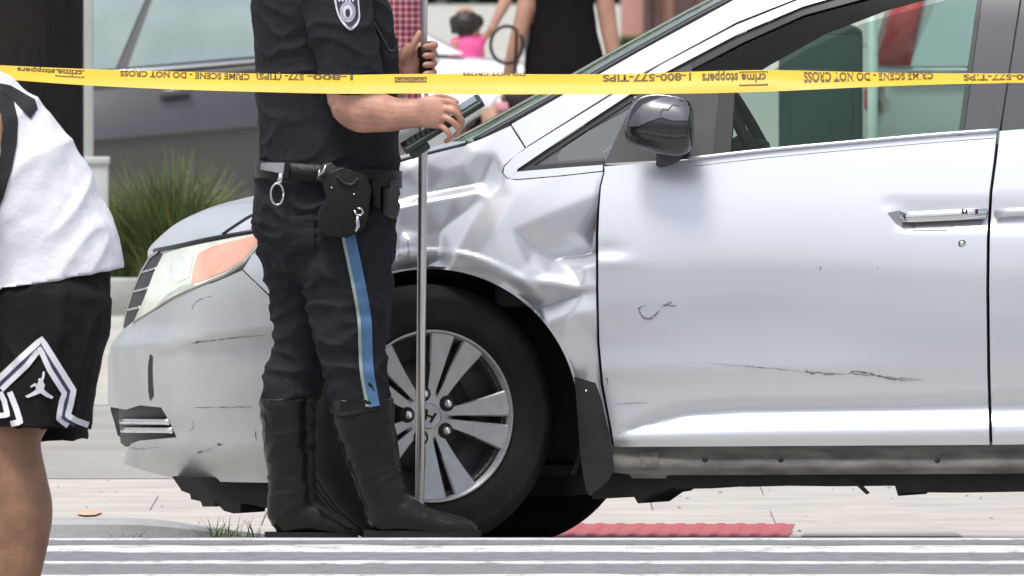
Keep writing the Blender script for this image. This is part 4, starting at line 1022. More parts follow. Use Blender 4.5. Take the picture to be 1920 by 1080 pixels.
mk('retention_strap', tube([P(x, y, -.735) for x, y in ((600, 318), (597, 330), (606, 322), (612, 309))], .0035, 6), STEEL, ho)
mk('trigger_guard', tube([P(x, y, -.735) for x, y in spline([(632, 330), (644, 342), (660, 346), (672, 334)], 4)], .004, 6), BLACKPL, ho)
for sx_, sy_ in ((664, 364), (622, 352)):
    bm = bmesh.new(); bm_ell(bm, P(sx_, sy_, -.733), .003, .002, .003, 8); mk('holster_rivet', bm, STEEL, ho)
mk('swivel_clip', tube([P(x, y, -.742) for x, y in ((664, 394), (668, 402), (676, 404), (681, 398), (678, 392), (670, 390))], .003, 6), STEEL, ho)
mk('swivel_clip', tube([P(x, y, -.742) for x, y in ((671, 404), (670, 414), (671, 424), (667, 434))], [.0035, .006, .006, .003], 6), STEEL, ho)
kr = tube([P(520 + 12 * math.cos(a), 364 + 20 * math.sin(a), -.66) for a in np.linspace(0, 2 * math.pi, 25)], .0032, 6)
key = mk('key_ring', kr, STEEL, off); mk('ring_strap', tube([P(x, y, -.655) for x, y in ((528, 326), (526, 336), (523, 346))], [(.008, .004)] * 3, 6), STEEL, key)
pouch('belt_pouch', [(716, 342), (738, 338), (748, 346), (751, 364), (746, 374), (751, 386), (746, 408), (732, 412), (716, 402)], -.56, .05, mat('pouch_plastic', (.03, .033, .03), .4, 0, .2, 25), off)
pouch('belt_pouch', [(694, 336), (714, 338), (713, 392), (696, 386)], -.64, .024, LEATH, off)
decal('trouser_pocket', [(528, 408), (588, 402), (590, 470), (532, 474)], tb, TROU, trou, step=8, off=.005)
# measuring pole with black grip
pole = root('measuring_pole', (P(786, 1008, -.415).x, -.415, gz(-.415)), 'tall silver measuring pole with black grip held upright', 'pole')
px_at = lambda y: 796 - (y / 945.0) * 9.5
bp_ = P(px_at(1008), 1008, -.415); bp_.z = gz(-.415)
mk('tube', tube([bp_, P(px_at(284), 284, -.42), P(px_at(165), 165, -.42)], .0128, 16), ALU, pole)
mk('upper_tube', tube([P(px_at(165), 165, -.42), P(px_at(-420), -420, -.42)], .0088, 14), mat('pale_pole_enamel', (.72, .72, .74), .35, .2, .05, 20), pole)
mk('grip', tube([P(px_at(150), 150, -.42), P(px_at(110), 110, -.42), P(px_at(106), 106, -.42), P(px_at(90), 90, -.42), P(px_at(87), 87, -.42)], [.0125, .0135, .019, .019, .012], 16), mat('grip_rubber', (.028, .012, .012), .6), pole)
mk('ferrule', tube([bp_ + Vector((0, 0, .001)), bp_ + Vector((0, 0, .05))], [.008, .0145], 12), STEEL, pole)
# rugged handheld computer
ang = math.atan2(-(188 - 278), 905 - 752)
hc = P(828, 233, -.735); HM = Matrix.Translation(hc) @ Matrix.Rotation(-rad(32), 4, 'Y') @ Matrix.Rotation(rad(12), 4, 'X')
dev = root('handheld_computer', hc, 'flat dark handheld computer in the right hand of the officer', 'handheld')
def dpart(nm, lo, hi, m, bev=.002):
    bm = box(lo, hi, bev); bm.transform(HM); mk(nm, bm, m, dev)
dpart('casing', (-.125, -.042, -.012), (.128, .042, .008), DEVG, .0035)
dpart('screen_frame', (-.01, -.040, .0075), (.124, .040, .0115), BLACKPL, .0015)
dpart('screen', (.0, -.034, .011), (.116, .034, .0125), DEVS, .0005)
dpart('edge_strip', (-.115, -.0445, .0005), (.122, -.0405, .0055), DEVE, .001)
dpart('battery_grip', (-.118, -.036, -.034), (-.058, .036, -.011), DEVG, .005)
for i in range(6):
    for j in range(4): dpart('key', (-.108 + i * .0155, -.033 + j * .017, .0075), (-.097 + i * .0155, -.023 + j * .017, .0105), DEVE, .001)

# ------------------------------------------------------------------ bystander bending in front
BY = -6.1
bys = root('person', (P(40, 1150, BY).x, BY, gz(BY)), 'bystander bending over in white sleeveless jersey and black shorts', 'person')
bm = bmesh.new()
limb(bm, [(66, 560, 120, BY, .13), (50, 450, 118, BY, .14), (5, 340, 118, BY, .15), (-60, 260, 112, BY, .16), (-150, 200, 100, BY, .16), (-215, 185, 50, BY, .07), (-262, 190, 44, BY, .058)])
head(bm, -310, 205, BY, .24, -1)
limb(bm, [(85, 560, 80, BY - .09, .10), (75, 680, 66, BY - .09, .085), (40, 780, 55, BY - .09, .07), (30, 830, 47, BY - .09, .062), (36, 900, 53, BY - .09, .064), (43, 952, 56, BY - .09, .064), (40, 1000, 54, BY - .09, .058), (32, 1080, 44, BY - .09, .045), (28, 1130, 30, BY - .09, .04)])
limb(bm, [(70, 560, 80, BY + .11, .10), (30, 680, 66, BY + .11, .085), (-40, 790, 50, BY + .11, .07), (-60, 900, 50, BY + .11, .06), (-66, 1000, 46, BY + .11, .052), (-66, 1120, 30, BY + .11, .04)])
limb(bm, [(40, 1135, 26, BY - .09, .04), (-20, 1145, 20, BY - .09, .042), (-80, 1155, 12, BY - .09, .034)])
limb(bm, [(-50, 1125, 26, BY + .11, .04), (-110, 1138, 20, BY + .11, .042), (-160, 1148, 12, BY + .11, .034)])
limb(bm, [(-130, 215, 45, BY - .2, .055), (-95, 240, 42, BY - .23, .052), (-62, 275, 40, BY - .24, .05), (-66, 350, 38, BY - .25, .045), (-90, 420, 32, BY - .26, .04), (-150, 480, 24, BY - .26, .032)])
limb(bm, [(-150, 480, 24, BY - .26, .025), (-176, 506, 28, BY - .26, .02), (-192, 522, 24, BY - .26, .016)])
for k in range(4): finger(bm, [(-186 + k * 6, 512 + k * 6, BY - .28 + k * .014), (-205 + k * 6, 534 + k * 5, BY - .285 + k * .014), (-212 + k * 6, 556 + k * 4, BY - .28 + k * .014)], .009)
finger(bm, [(-165, 498, BY - .285), (-180, 530, BY - .30), (-176, 548, BY - .30)], .010)
limb(bm, [(-150, 215, 45, BY + .2, .055), (-150, 330, 42, BY + .22, .05), (-180, 440, 34, BY + .22, .042), (-215, 520, 24, BY + .2, .03)])
limb(bm, [(-215, 520, 22, BY + .2, .024), (-235, 555, 20, BY + .2, .016)])
for k in range(4): finger(bm, [(-236 + k * 4, 552, BY + .17 + k * .018), (-248 + k * 4, 578, BY + .17 + k * .018), (-250 + k * 4, 600, BY + .17 + k * .018)], .009)
bybody = organic('body', bm, .0045, 3, SKIN_D, bys)
bm = bmesh.new(); c = P(-310, 205, BY); bm_ell(bm, c + Vector((.02, 0, .045)), .1, .084, .095, 16); mk('hair', bm, HAIR, bys); eyes(bys, -310, 205, BY, .24, -1)
bm = bmesh.new()
limb(bm, [(70, 545, 164, BY, .215), (66, 500, 162, BY, .21), (48, 430, 156, BY, .20), (4, 340, 150, BY, .20), (-64, 262, 144, BY, .21), (-145, 205, 116, BY, .2), (-190, 190, 80, BY, .14)], n=28)
hemA, hemB = P(232, 499, BY), P(0, 541, BY); hv = hemB - hemA; hn = Vector((hv.z, 0, -hv.x)).normalized()
if hn.z > 0: hn = -hn
def jw(co, no):
    u = co.x * .55 + co.z; v = co.x - co.z * .6
    return .0075 * (1 - abs(noise.noise(Vector((u * 3.0 + .3 * noise.noise(co * 5), v * 11, co.y * 3)))) * 2.6) * .9 + .002 * noise.noise(co * 25)
jer = organic('jersey', bm, .007, 3, WCLOTH, bys, jw, clips=[(hemA, hn)])
jb = bvh_of(jer)
decal('armhole_trim', [(-8, 158), (12, 172), (26, 190), (34, 225), (32, 268), (22, 318), (6, 372), (-8, 405), (-8, 330), (2, 280), (4, 230), (-4, 195)], jb, mat('black_jersey_trim', (.018, .017, .02), .8, 0, .1), jer, step=7, off=.004)
decal('shoulder_stripe', [(-8, 154), (20, 160), (48, 176), (66, 186), (71, 204), (58, 222), (44, 208), (24, 186), (-8, 168)], jb, MATS['black_jersey_trim'], jer, step=7, off=.005)
decal('under_arm_skin', [(-8, 200), (2, 215), (5, 240), (2, 270), (-8, 285)], jb, SKIN_D, jer, step=7, off=.006) 
# shorts
bm = bmesh.new()
limb(bm, [(64, 505, 142, BY, .185), (62, 560, 140, BY, .185), (64, 600, 128, BY, .18)], n=26)
limb(bm, [(92, 560, 118, BY - .08, .15), (90, 640, 110, BY - .09, .15), (84, 720, 100, BY - .10, .145), (76, 795, 92, BY - .10, .14), (72, 830, 90, BY - .10, .14)], n=24)
sh = organic('shorts', bm, .007, 3, BCLOTH, bys, wrinkle(.010, (10, 9, 5), 7.7), clips=[(P(60, 797, BY), (-.03, 0, -1))])
bm = bmesh.new()
limb(bm, [(80, 560, 110, BY + .09, .14), (90, 660, 96, BY + .10, .13), (98, 760, 70, BY + .11, .12), (102, 850, 60, BY + .12, .11)], n=22)
organic('shorts_leg', bm, .007, 3, BCLOTH, bys, wrinkle(.008, (10, 9, 6), 3.7), clips=[(P(100, 828, BY), (.10, 0, -1))])
shb = bvh_of(sh)
PURP = mat('trim_navy', (.05, .045, .10), .8)
outer = [(-10, 718), (0, 708), (38, 672), (78, 636), (108, 684), (138, 732), (133, 757), (127, 779), (144, 789), (166, 797)]
inner = [(-10, 738), (14, 728), (46, 690), (78, 662), (100, 698), (122, 734), (117, 758), (110, 786), (128, 797)]
def band(nm, pts, w, m, off): return ribbon(nm, [(p.x, p.y) for p in (lambda q: q)([Vector((a, b)) for a, b in pts])], w, shb, m, sh, off)
def dens(pts, k=6):
    out = []
    for (a, b), (c, d) in zip(pts, pts[1:]):
        for i in range(k): out.append((a + (c - a) * i / k, b + (d - b) * i / k))
    return out + [pts[-1]]
def para(pts, d):
    out = []
    for i, p in enumerate(pts):
        a = Vector(pts[max(i - 1, 0)]); b = Vector(pts[min(i + 1, len(pts) - 1)]); t = (b - a).normalized(); out.append((p[0] - t.y * d, p[1] + t.x * d))
    return out
band('trim_stripe', dens(outer), 11, WTRIM, .004)
band('trim_stripe', dens(para(outer, 9)), 9, PURP, .0035)
band('trim_stripe', dens(para(outer, 18)), 10, WTRIM, .004)
band('trim_stripe', dens([(-10, 802), (20, 795), (38, 791), (30, 765), (18, 735)]), 11, WTRIM, .0042)
band('trim_stripe', dens([(-10, 780), (14, 778), (8, 752), (0, 735)]), 10, WTRIM, .0042)
# leaping-figure emblem
LG = [[(72, 716), (80, 714), (84, 722), (82, 730), (88, 736), (100, 744), (98, 748), (86, 744), (76, 737), (66, 741), (52, 746), (47, 743), (60, 736), (68, 730), (66, 724)],
      [(76, 716), (79, 706), (80, 697), (84, 697), (83, 707), (80, 717)], [(68, 722), (58, 727), (57, 724), (66, 718)], circ(75, 713, 3.6, 3.8, 12)]
for q in LG: decal('emblem', q, shb, WTRIM, sh, step=6, off=.004)

# ------------------------------------------------------------------ barrier tape
TY = -2.0
tl = [(-260, 128, 20), (-60, 128, 22), (0, 135, 25), (160, 144.5, 30), (320, 150.5, 33), (480, 155, 34), (640, 158, 35), (760, 157, 36), (900, 157.5, 38), (1060, 158, 37), (1200, 157, 38), (1330, 154, 41), (1440, 151.5, 40), (1560, 150, 32), (1660, 149, 25), (1780, 147.5, 20), (1860, 147, 18), (1930, 146.5, 17), (2200, 146, 24)]
tls = spline([Vector((a, b, c)) for a, b, c in tl], 12)
TW = .076
acc = [0.0]
for a, b in zip(tls, tls[1:]): acc.append(acc[-1] + (Vector((b.x, b.y)) - Vector((a.x, a.y))).length / S(TY))
def tape_pt(u, v, lift=0.0):
    """u metres along, v -0.5..0.5 across (up)"""
    u = min(max(u, 0), acc[-1] - 1e-6); i = max(k for k in range(len(acc) - 1) if acc[k] <= u); t = (u - acc[i]) / (acc[i + 1] - acc[i])
    q = tls[i].lerp(tls[i + 1], t); c = P(q.x, q.y, TY); hv = q.z / S(TY)
    s = min(1.0, hv / TW); tiltd = math.sqrt(max(0, 1 - s * s)) * TW
    curl = .006 * math.cos(math.pi * v)
    no = Vector((0, -s, math.sqrt(max(0, 1 - s * s))))
    return c + Vector((0, v * tiltd + .004 * math.sin(u * 5), v * hv)) + no * (curl + lift)
tape = root('barrier_tape', (P(960, 158, TY).x, TY, P(960, 158, TY).z), 'yellow crime scene tape stretched across in front of the officer and van', 'tape')
bm = bmesh.new(); rows = []
for i in range(len(acc)):
    rows.append([bm.verts.new(tape_pt(acc[i], -.5 + k / 8)) for k in range(9)])
for A, B in zip(rows, rows[1:]):
    for k in range(8): bm.faces.new((A[k], B[k], B[k + 1], A[k + 1]))
orient(bm); mk('strip', bm, TAPEY, tape)
def text_mesh(body, size, bold=.006):
    cu = bpy.data.curves.new('t', 'FONT'); cu.body = body; cu.size = size; cu.offset = bold * size; cu.resolution_u = 3
    o = bpy.data.objects.new('t', cu); COL.objects.link(o); dg = bpy.context.evaluated_depsgraph_get(); dg.update()
    me = bpy.data.meshes.new_from_object(o.evaluated_get(dg)); bpy.data.objects.remove(o); bpy.data.curves.remove(cu)
    return me
def u_of(px):
    for i in range(len(tls) - 1):
        if tls[i].x <= px <= tls[i + 1].x: return acc[i] + (acc[i + 1] - acc[i]) * (px - tls[i].x) / (tls[i + 1].x - tls[i].x)
def tape_text(body, pxl, pxr, vh=.52, vc=.08, boxed=None):
    """printed upside down: reads from right to left in the picture"""
    me = text_mesh(body, 1.0, .03); xs = [v.co.x for v in me.vertices]; ys = [v.co.y for v in me.vertices]
    x0, x1, y0, y1 = min(xs), max(xs), min(0, min(ys)), .73; ul, ur = u_of(pxl), u_of(pxr)
    bm = bmesh.new(); bm.from_mesh(me); bpy.data.meshes.remove(me)
    bmesh.ops.triangulate(bm, faces=bm.faces[:])
    for v in bm.verts:
        u = ur - (v.co.x - x0) / (x1 - x0) * (ur - ul); vv_ = vc - ((v.co.y) / .73 - .5) * vh
        v.co = tape_pt(u, vv_, .0012)
    orient(bm); mk('lettering', bm, TAPEK, tape, smooth=False)
def tape_frame(pxl, pxr, v0, v1, th=.05):
    bm = bmesh.new(); ul, ur = u_of(pxl), u_of(pxr); du = .0035
    for (a, b, c, d) in ((ul, ur, v0, v0 + th), (ul, ur, v1 - th, v1), (ul, ul + du, v0, v1), (ur - du, ur, v0, v1)):
        n = 6
        for i in range(n):
            ua, ub = a + (b - a) * i / n, a + (b - a) * (i + 1) / n
            bm.faces.new([bm.verts.new(tape_pt(x, y, .0012)) for x, y in ((ua, c), (ub, c), (ub, d), (ua, d))])
    orient(bm); mk('printed_frame', bm, TAPEK, tape, smooth=False)
tape_text('stoppers', 32, 103, .42, .10); tape_text('crime', 108, 154, .38, .08); tape_frame(104, 158, -.17, .34)
tape_text('CRIME SCENE - DO NOT CROSS', 225, 468, .42, .22); 
tape_text('(TIPS)', 480, 528, .40, .26); tape_text('577-', 534, 570, .40, .28); tape_text('1-800-', 576, 662, .36, .30)
tape_frame(740, 800, -.02, .28, .09); tape_text('crime', 744, 796, .2, .14)
tape_text('DO NOT CROSS', 868, 985, .2, .46); tape_text('1-800-577-TIPS', 1130, 1296, .40, .22)
tape_text('stoppers', 1316, 1384, .52, .08); tape_text('crime', 1390, 1436, .46, .06); tape_frame(1386, 1440, -.26, .42)
tape_text('CRIME SCENE - DO NOT CROSS', 1507, 1750, .60, .08); tape_text('1-800-577-TIPS', 1806, 1960, .5, -.1)

# ------------------------------------------------------------------ background
# plaid-shirt man behind the officer
Yp = 25.0
pm = root('person', (P(690, 700, Yp).x, Yp, gz(Yp)), 'person in red checked shirt standing behind the officer', 'person')
def plaid():
    m = bpy.data.materials.new('red_plaid'); m.use_nodes = True; N = m.node_tree.nodes; L = m.node_tree.links; b = N['Principled BSDF']; b.inputs['Roughness'].default_value = .85
    tc = N.new('ShaderNodeTexCoord'); sp = N.new('ShaderNodeSeparateXYZ'); L.new(tc.outputs['Object'], sp.inputs[0]); prev = None
    acc_ = None
    for ax in (0, 2):
        mu = N.new('ShaderNodeMath'); mu.operation = 'MULTIPLY'; mu.inputs[1].default_value = 2 * math.pi / .024; L.new(sp.outputs[ax], mu.inputs[0])
        si = N.new('ShaderNodeMath'); si.operation = 'SINE'; L.new(mu.outputs[0], si.inputs[0])
        gt = N.new('ShaderNodeMath'); gt.operation = 'GREATER_THAN'; gt.inputs[1].default_value = .55; L.new(si.outputs[0], gt.inputs[0])
        if acc_ is None: acc_ = gt
        else:
            ad = N.new('ShaderNodeMath'); ad.operation = 'ADD'; L.new(acc_.outputs[0], ad.inputs[0]); L.new(gt.outputs[0], ad.inputs[1]); acc_ = ad
    r = N.new('ShaderNodeValToRGB'); r.color_ramp.elements[0].color = (.23, .018, .035, 1); r.color_ramp.elements[1].color = (.50, .42, .46, 1)
    e = r.color_ramp.elements.new(.5); e.color = (.36, .16, .20, 1)
    dv = N.new('ShaderNodeMath'); dv.operation = 'MULTIPLY'; dv.inputs[1].default_value = .5; L.new(acc_.outputs[0], dv.inputs[0]); L.new(dv.outputs[0], r.inputs[0]); L.new(r.outputs[0], b.inputs['Base Color'])
    return m
bm = bmesh.new()
limb(bm, [(700, -160, 22, Yp, .05), (695, -90, 70, Yp, .12), (700, 20, 78, Yp, .11), (704, 150, 76, Yp, .11), (704, 240, 74, Yp, .11)])
head(bm, 705, -215, Yp, .24)
for s in (-1, 1):
    limb(bm, [(700 + s * 30, 240, 40, Yp + s * .06, .08), (700 + s * 32, 420, 32, Yp + s * .06, .065), (700 + s * 34, 620, 20, Yp + s * .06, .045), (710 + s * 34, 668, 16, Yp + s * .06, .045), (745 + s * 34, 676, 10, Yp + s * .06, .04)])
limb(bm, [(640, -80, 26, Yp - .1, .05), (628, 40, 24, Yp - .12, .045), (640, 150, 20, Yp - .14, .04), (660, 215, 16, Yp - .15, .03)])
limb(bm, [(758, -80, 26, Yp + .1, .05), (768, 40, 24, Yp + .12, .045), (764, 150, 20, Yp + .1, .04), (762, 205, 15, Yp + .08, .03)])
organic('body', bm, .010, 3, SKIN_W, pm)
bm = bmesh.new(); c = P(705, -215, Yp); bm_ell(bm, c + Vector((-.02, 0, .04)), .1, .085, .095, 14); mk('hair', bm, HAIR, pm)
bm = bmesh.new()
limb(bm, [(700, -120, 40, Yp, .08), (695, -85, 82, Yp, .14), (702, 20, 90, Yp, .14), (706, 120, 90, Yp, .14), (706, 200, 90, Yp, .14)], n=24)
limb(bm, [(758, -85, 30, Yp + .08, .07), (768, 20, 30, Yp + .1, .06), (766, 80, 28, Yp + .1, .055)]); limb(bm, [(640, -85, 30, Yp - .08, .07), (628, 20, 30, Yp - .12, .06), (634, 90, 28, Yp - .12, .055)])
organic('checked_shirt', bm, .012, 3, plaid(), pm, wrinkle(.010, (6, 6, 9), 5), clips=[(P(700, 196, Yp), (0, 0, -1))])
bm = bmesh.new()
limb(bm, [(704, 180, 84, Yp, .13), (704, 250, 82, Yp, .13)])
for s in (-1, 1): limb(bm, [(702 + s * 36, 250, 46, Yp + s * .06, .09), (702 + s * 36, 450, 38, Yp + s * .06, .08), (702 + s * 36, 650, 32, Yp + s * .06, .07)])
organic('grey_trousers', bm, .012, 3, mat('pale_grey_trousers', (.30, .30, .31), .85), pm, wrinkle(.010, (6, 6, 9), 8))
# woman in black dress
Yw = 56.0
wo_ = root('person', (P(1056, 445, Yw).x, Yw, gz(Yw)), 'woman in sleeveless black dress carrying a dark handbag', 'person')
bm = bmesh.new()
limb(bm, [(1058, -170, 18, Yw, .05), (1058, -120, 50, Yw, .09), (1056, -60, 58, Yw, .11), (1054, 20, 52, Yw, .10), (1056, 100, 62, Yw, .11), (1058, 180, 60, Yw, .11)])
head(bm, 1060, -215, Yw, .23, -1)
limb(bm, [(1114, -110, 18, Yw, .045), (1128, -40, 18, Yw, .045), (1138, 30, 18, Yw - .02, .042), (1148, 90, 15, Yw - .05, .036), (1156, 135, 12, Yw - .07, .03), (1160, 165, 12, Yw - .08, .022)])
limb(bm, [(1008, -110, 18, Yw, .045), (994, -30, 18, Yw, .045), (982, 30, 17, Yw - .04, .042), (966, 90, 15, Yw - .08, .036), (954, 140, 12, Yw - .10, .03), (950, 168, 12, Yw - .11, .022)])
for k in range(4):
    finger(bm, [(946 + k * 4, 170, Yw - .13 + k * .012), (944 + k * 4, 186, Yw - .135 + k * .012), (948 + k * 4, 196, Yw - .13 + k * .012)], .009)
    finger(bm, [(1155 + k * 4, 168, Yw - .10 + k * .012), (1156 + k * 4, 186, Yw - .10 + k * .012), (1156 + k * 4, 198, Yw - .10 + k * .012)], .009)
finger(bm, [(956, 160, Yw - .15), (962, 178, Yw - .16)], .010); finger(bm, [(1150, 158, Yw - .12), (1146, 178, Yw - .13)], .010)
for s in (-1, 1): limb(bm, [(1058 + s * 28, 190, 32, Yw, .08), (1058 + s * 28, 300, 22, Yw, .06), (1056 + s * 26, 420, 13, Yw, .038), (1048 + s * 26, 438, 11, Yw, .038), (1030 + s * 26, 444, 7, Yw, .034)])
organic('body', bm, .012, 3, SKIN_W, wo_)
bm = bmesh.new(); c = P(1060, -215, Yw); bm_ell(bm, c + Vector((.03, 0, .02)), .11, .095, .12, 14); limb(bm, [(1072, -200, 26, Yw, .07), (1074, -120, 22, Yw - .03, .05)]); organic('hair', bm, .015, 2, HAIR, wo_)
bm = bmesh.new()
limb(bm, [(1058, -110, 50, Yw, .10), (1056, -60, 64, Yw, .125), (1056, 10, 58, Yw, .12), (1056, 60, 64, Yw, .125), (1060, 120, 76, Yw, .14), (1062, 200, 84, Yw, .15), (1062, 290, 88, Yw, .16)], n=24)
organic('black_dress', bm, .014, 3, mat('black_dress', (.008, .006, .0065), .85, 0, .15, 10, spec=.15), wo_, wrinkle(.010, (6, 6, 3), 5))
bag = root('handbag', P(966, 186, Yw - .2), 'dark handbag with loop handle held by the woman in black', 'bag')
bm = bmesh.new(); bm_ell(bm, P(968, 184, Yw - .2), .085, .05, .06, 14); mk('pouch', bm, mat('bag_leather', (.03, .015, .018), .5, 0, .2, 20), bag)
mk('handle', tube([P(950 + 30 * math.cos(a), 84 + 35 * math.sin(a), Yw - .2 + .02 * math.cos(a)) for a in np.linspace(-.6, 2 * math.pi - .9, 30)] + [P(966, 150, Yw - .2), P(968, 175, Yw - .2)], .009, 6), MATS['bag_leather'], bag)
sbg = root('shopping_bag', P(930, 225, Yw - .25), 'pink and tan paper shopping bag beside the woman in black', 'bag')
bm = bmesh.new(); fr = [(902, 205), (950, 190), (958, 240), (940, 258), (906, 262)]
A = [bm.verts.new(P(x, y, Yw - .3)) for x, y in fr]; B = [bm.verts.new(P(x + 3, y, Yw - .18)) for x, y in fr]
bm.faces.new(A); bm.faces.new(B[::-1]); [bm.faces.new((A[i], B[i], B[(i + 1) % 5], A[(i + 1) % 5])) for i in range(5)]
bmesh.ops.recalc_face_normals(bm, faces=bm.faces[:]); bmesh.ops.bevel(bm, geom=bm.edges[:], offset=.008, segments=2, affect='EDGES'); mk('sack', bm, mat('tan_paper', (.50, .30, .22), .8, 0, .15, 12), sbg)
bm = box((-.035, -.004, -.02), (.035, .004, .02), .003); bm.transform(Matrix.Translation(P(940, 199, Yw - .315))); mk('pink_print', bm, mat('pink_print', (.75, .35, .38), .7), sbg)
mk('handle', tube([P(920, 203, Yw - .24), P(932, 182, Yw - .24), P(944, 178, Yw - .24), P(946, 195, Yw - .24)], .004, 6), MATS['tan_paper'], sbg)
# little girl in pink
Yg = 66.5
gi = root('person', (P(880, 395, Yg).x, Yg, gz(Yg)), 'small girl in bright pink top with dark hair in two buns', 'person')
bm = bmesh.new()
limb(bm, [(878, 66, 9, Yg, .03), (879, 80, 22, Yg, .06), (880, 110, 24, Yg, .07), (880, 160, 25, Yg, .08), (880, 190, 24, Yg, .08)])
head(bm, 876, 46, Yg, .19, 1)
limb(bm, [(856, 80, 8, Yg - .03, .025), (850, 110, 7, Yg - .05, .022), (848, 140, 6, Yg - .06, .02)]); limb(bm, [(900, 78, 8, Yg, .025), (912, 66, 7, Yg, .022), (918, 58, 6, Yg, .02)])
for k in range(4): finger(bm, [(917 + k, 58 - k, Yg - .02 + k * .01), (919 + k, 52, Yg - .02 + k * .01), (920 + k, 48, Yg - .02 + k * .01)], .006); finger(bm, [(847 + k, 140, Yg - .08 + k * .01), (847 + k, 150, Yg - .08 + k * .01)], .006)
for s in (-1, 1): limb(bm, [(880 + s * 11, 190, 14, Yg, .05), (880 + s * 11, 290, 10, Yg, .035), (880 + s * 11, 385, 7, Yg, .026), (890 + s * 11, 391, 6, Yg, .026)])
organic('body', bm, .010, 2, SKIN_W, gi)
bm = bmesh.new(); c = P(874, 44, Yg); bm_ell(bm, c, .085, .085, .085, 14); bm_ell(bm, P(853, 40, Yg), .034, .034, .038, 10); bm_ell(bm, P(850, 52, Yg), .018, .02, .04, 10); bm_ell(bm, P(897, 40, Yg), .034, .034, .038, 10)
organic('hair', bm, .009, 1, HAIR, gi, lambda co, no: .006 * noise.noise(co * 40))
bm = bmesh.new(); limb(bm, [(880, 72, 20, Yg, .06), (880, 90, 28, Yg, .08), (881, 130, 29, Yg, .085), (882, 185, 36, Yg, .10)], n=20); limb(bm, [(856, 76, 11, Yg, .035), (852, 92, 11, Yg - .02, .035)]); limb(bm, [(900, 76, 11, Yg, .035), (906, 74, 10, Yg, .03)])
organic('pink_top', bm, .010, 2, mat('pink_cloth', (.78, .10, .30), .8, 0, .1, 14), gi)
# adult leading the girl, mostly hidden behind the woman
Ya = 67.5
ad = root('person', (P(1040, 395, Ya).x, Ya, gz(Ya)), 'adult reaching down to the small girl, mostly hidden behind the woman in black', 'person')
bm = bmesh.new()
limb(bm, [(1030, -215, 15, Ya, .05), (1030, -170, 52, Ya, .10), (1032, -60, 48, Ya, .10), (1034, 60, 46, Ya, .10)]); head(bm, 1026, -245, Ya, .23, -1)
limb(bm, [(985, -165, 17, Ya, .05), (968, -80, 15, Ya, .045), (952, -10, 13, Ya - .1, .04), (934, 30, 10, Ya - .4, .03), (922, 54, 9, Ya - .8, .025)])
for k in range(4): finger(bm, [(920 + k * 2, 56, Ya - .86 + k * .02), (917 + k * 2, 66, Ya - .88 + k * .02), (920 + k * 2, 72, Ya - .87 + k * .02)], .009)
finger(bm, [(916, 50, Ya - .84), (913, 62, Ya - .86)], .010)
limb(bm, [(1078, -165, 17, Ya, .05), (1086, -60, 15, Ya, .045), (1088, 40, 12, Ya, .035), (1088, 75, 10, Ya, .025)])
for s in (-1, 1): limb(bm, [(1034 + s * 22, 70, 28, Ya, .08), (1034 + s * 22, 220, 20, Ya, .06), (1034 + s * 22, 370, 12, Ya, .04), (1024 + s * 22, 388, 9, Ya, .04)])
organic('body', bm, .013, 3, SKIN_W, ad)
bm = bmesh.new(); limb(bm, [(1030, -180, 40, Ya, .09), (1032, -100, 56, Ya, .12), (1034, 20, 56, Ya, .12)]); organic('top', bm, .015, 2, mat('grey_top', (.2, .2, .22), .8), ad)
bm = bmesh.new()
for s in (-1, 1): limb(bm, [(1034 + s * 20, 10, 34, Ya, .11), (1034 + s * 22, 200, 26, Ya, .08), (1034 + s * 22, 370, 19, Ya, .06)])
organic('trousers', bm, .015, 2, mat('blue_trousers', (.06, .07, .1), .8), ad)
bm = bmesh.new(); bm_ell(bm, P(1028, -250, Ya) + Vector((.02, 0, .03)), .1, .09, .1, 14); mk('hair', bm, HAIR, ad)

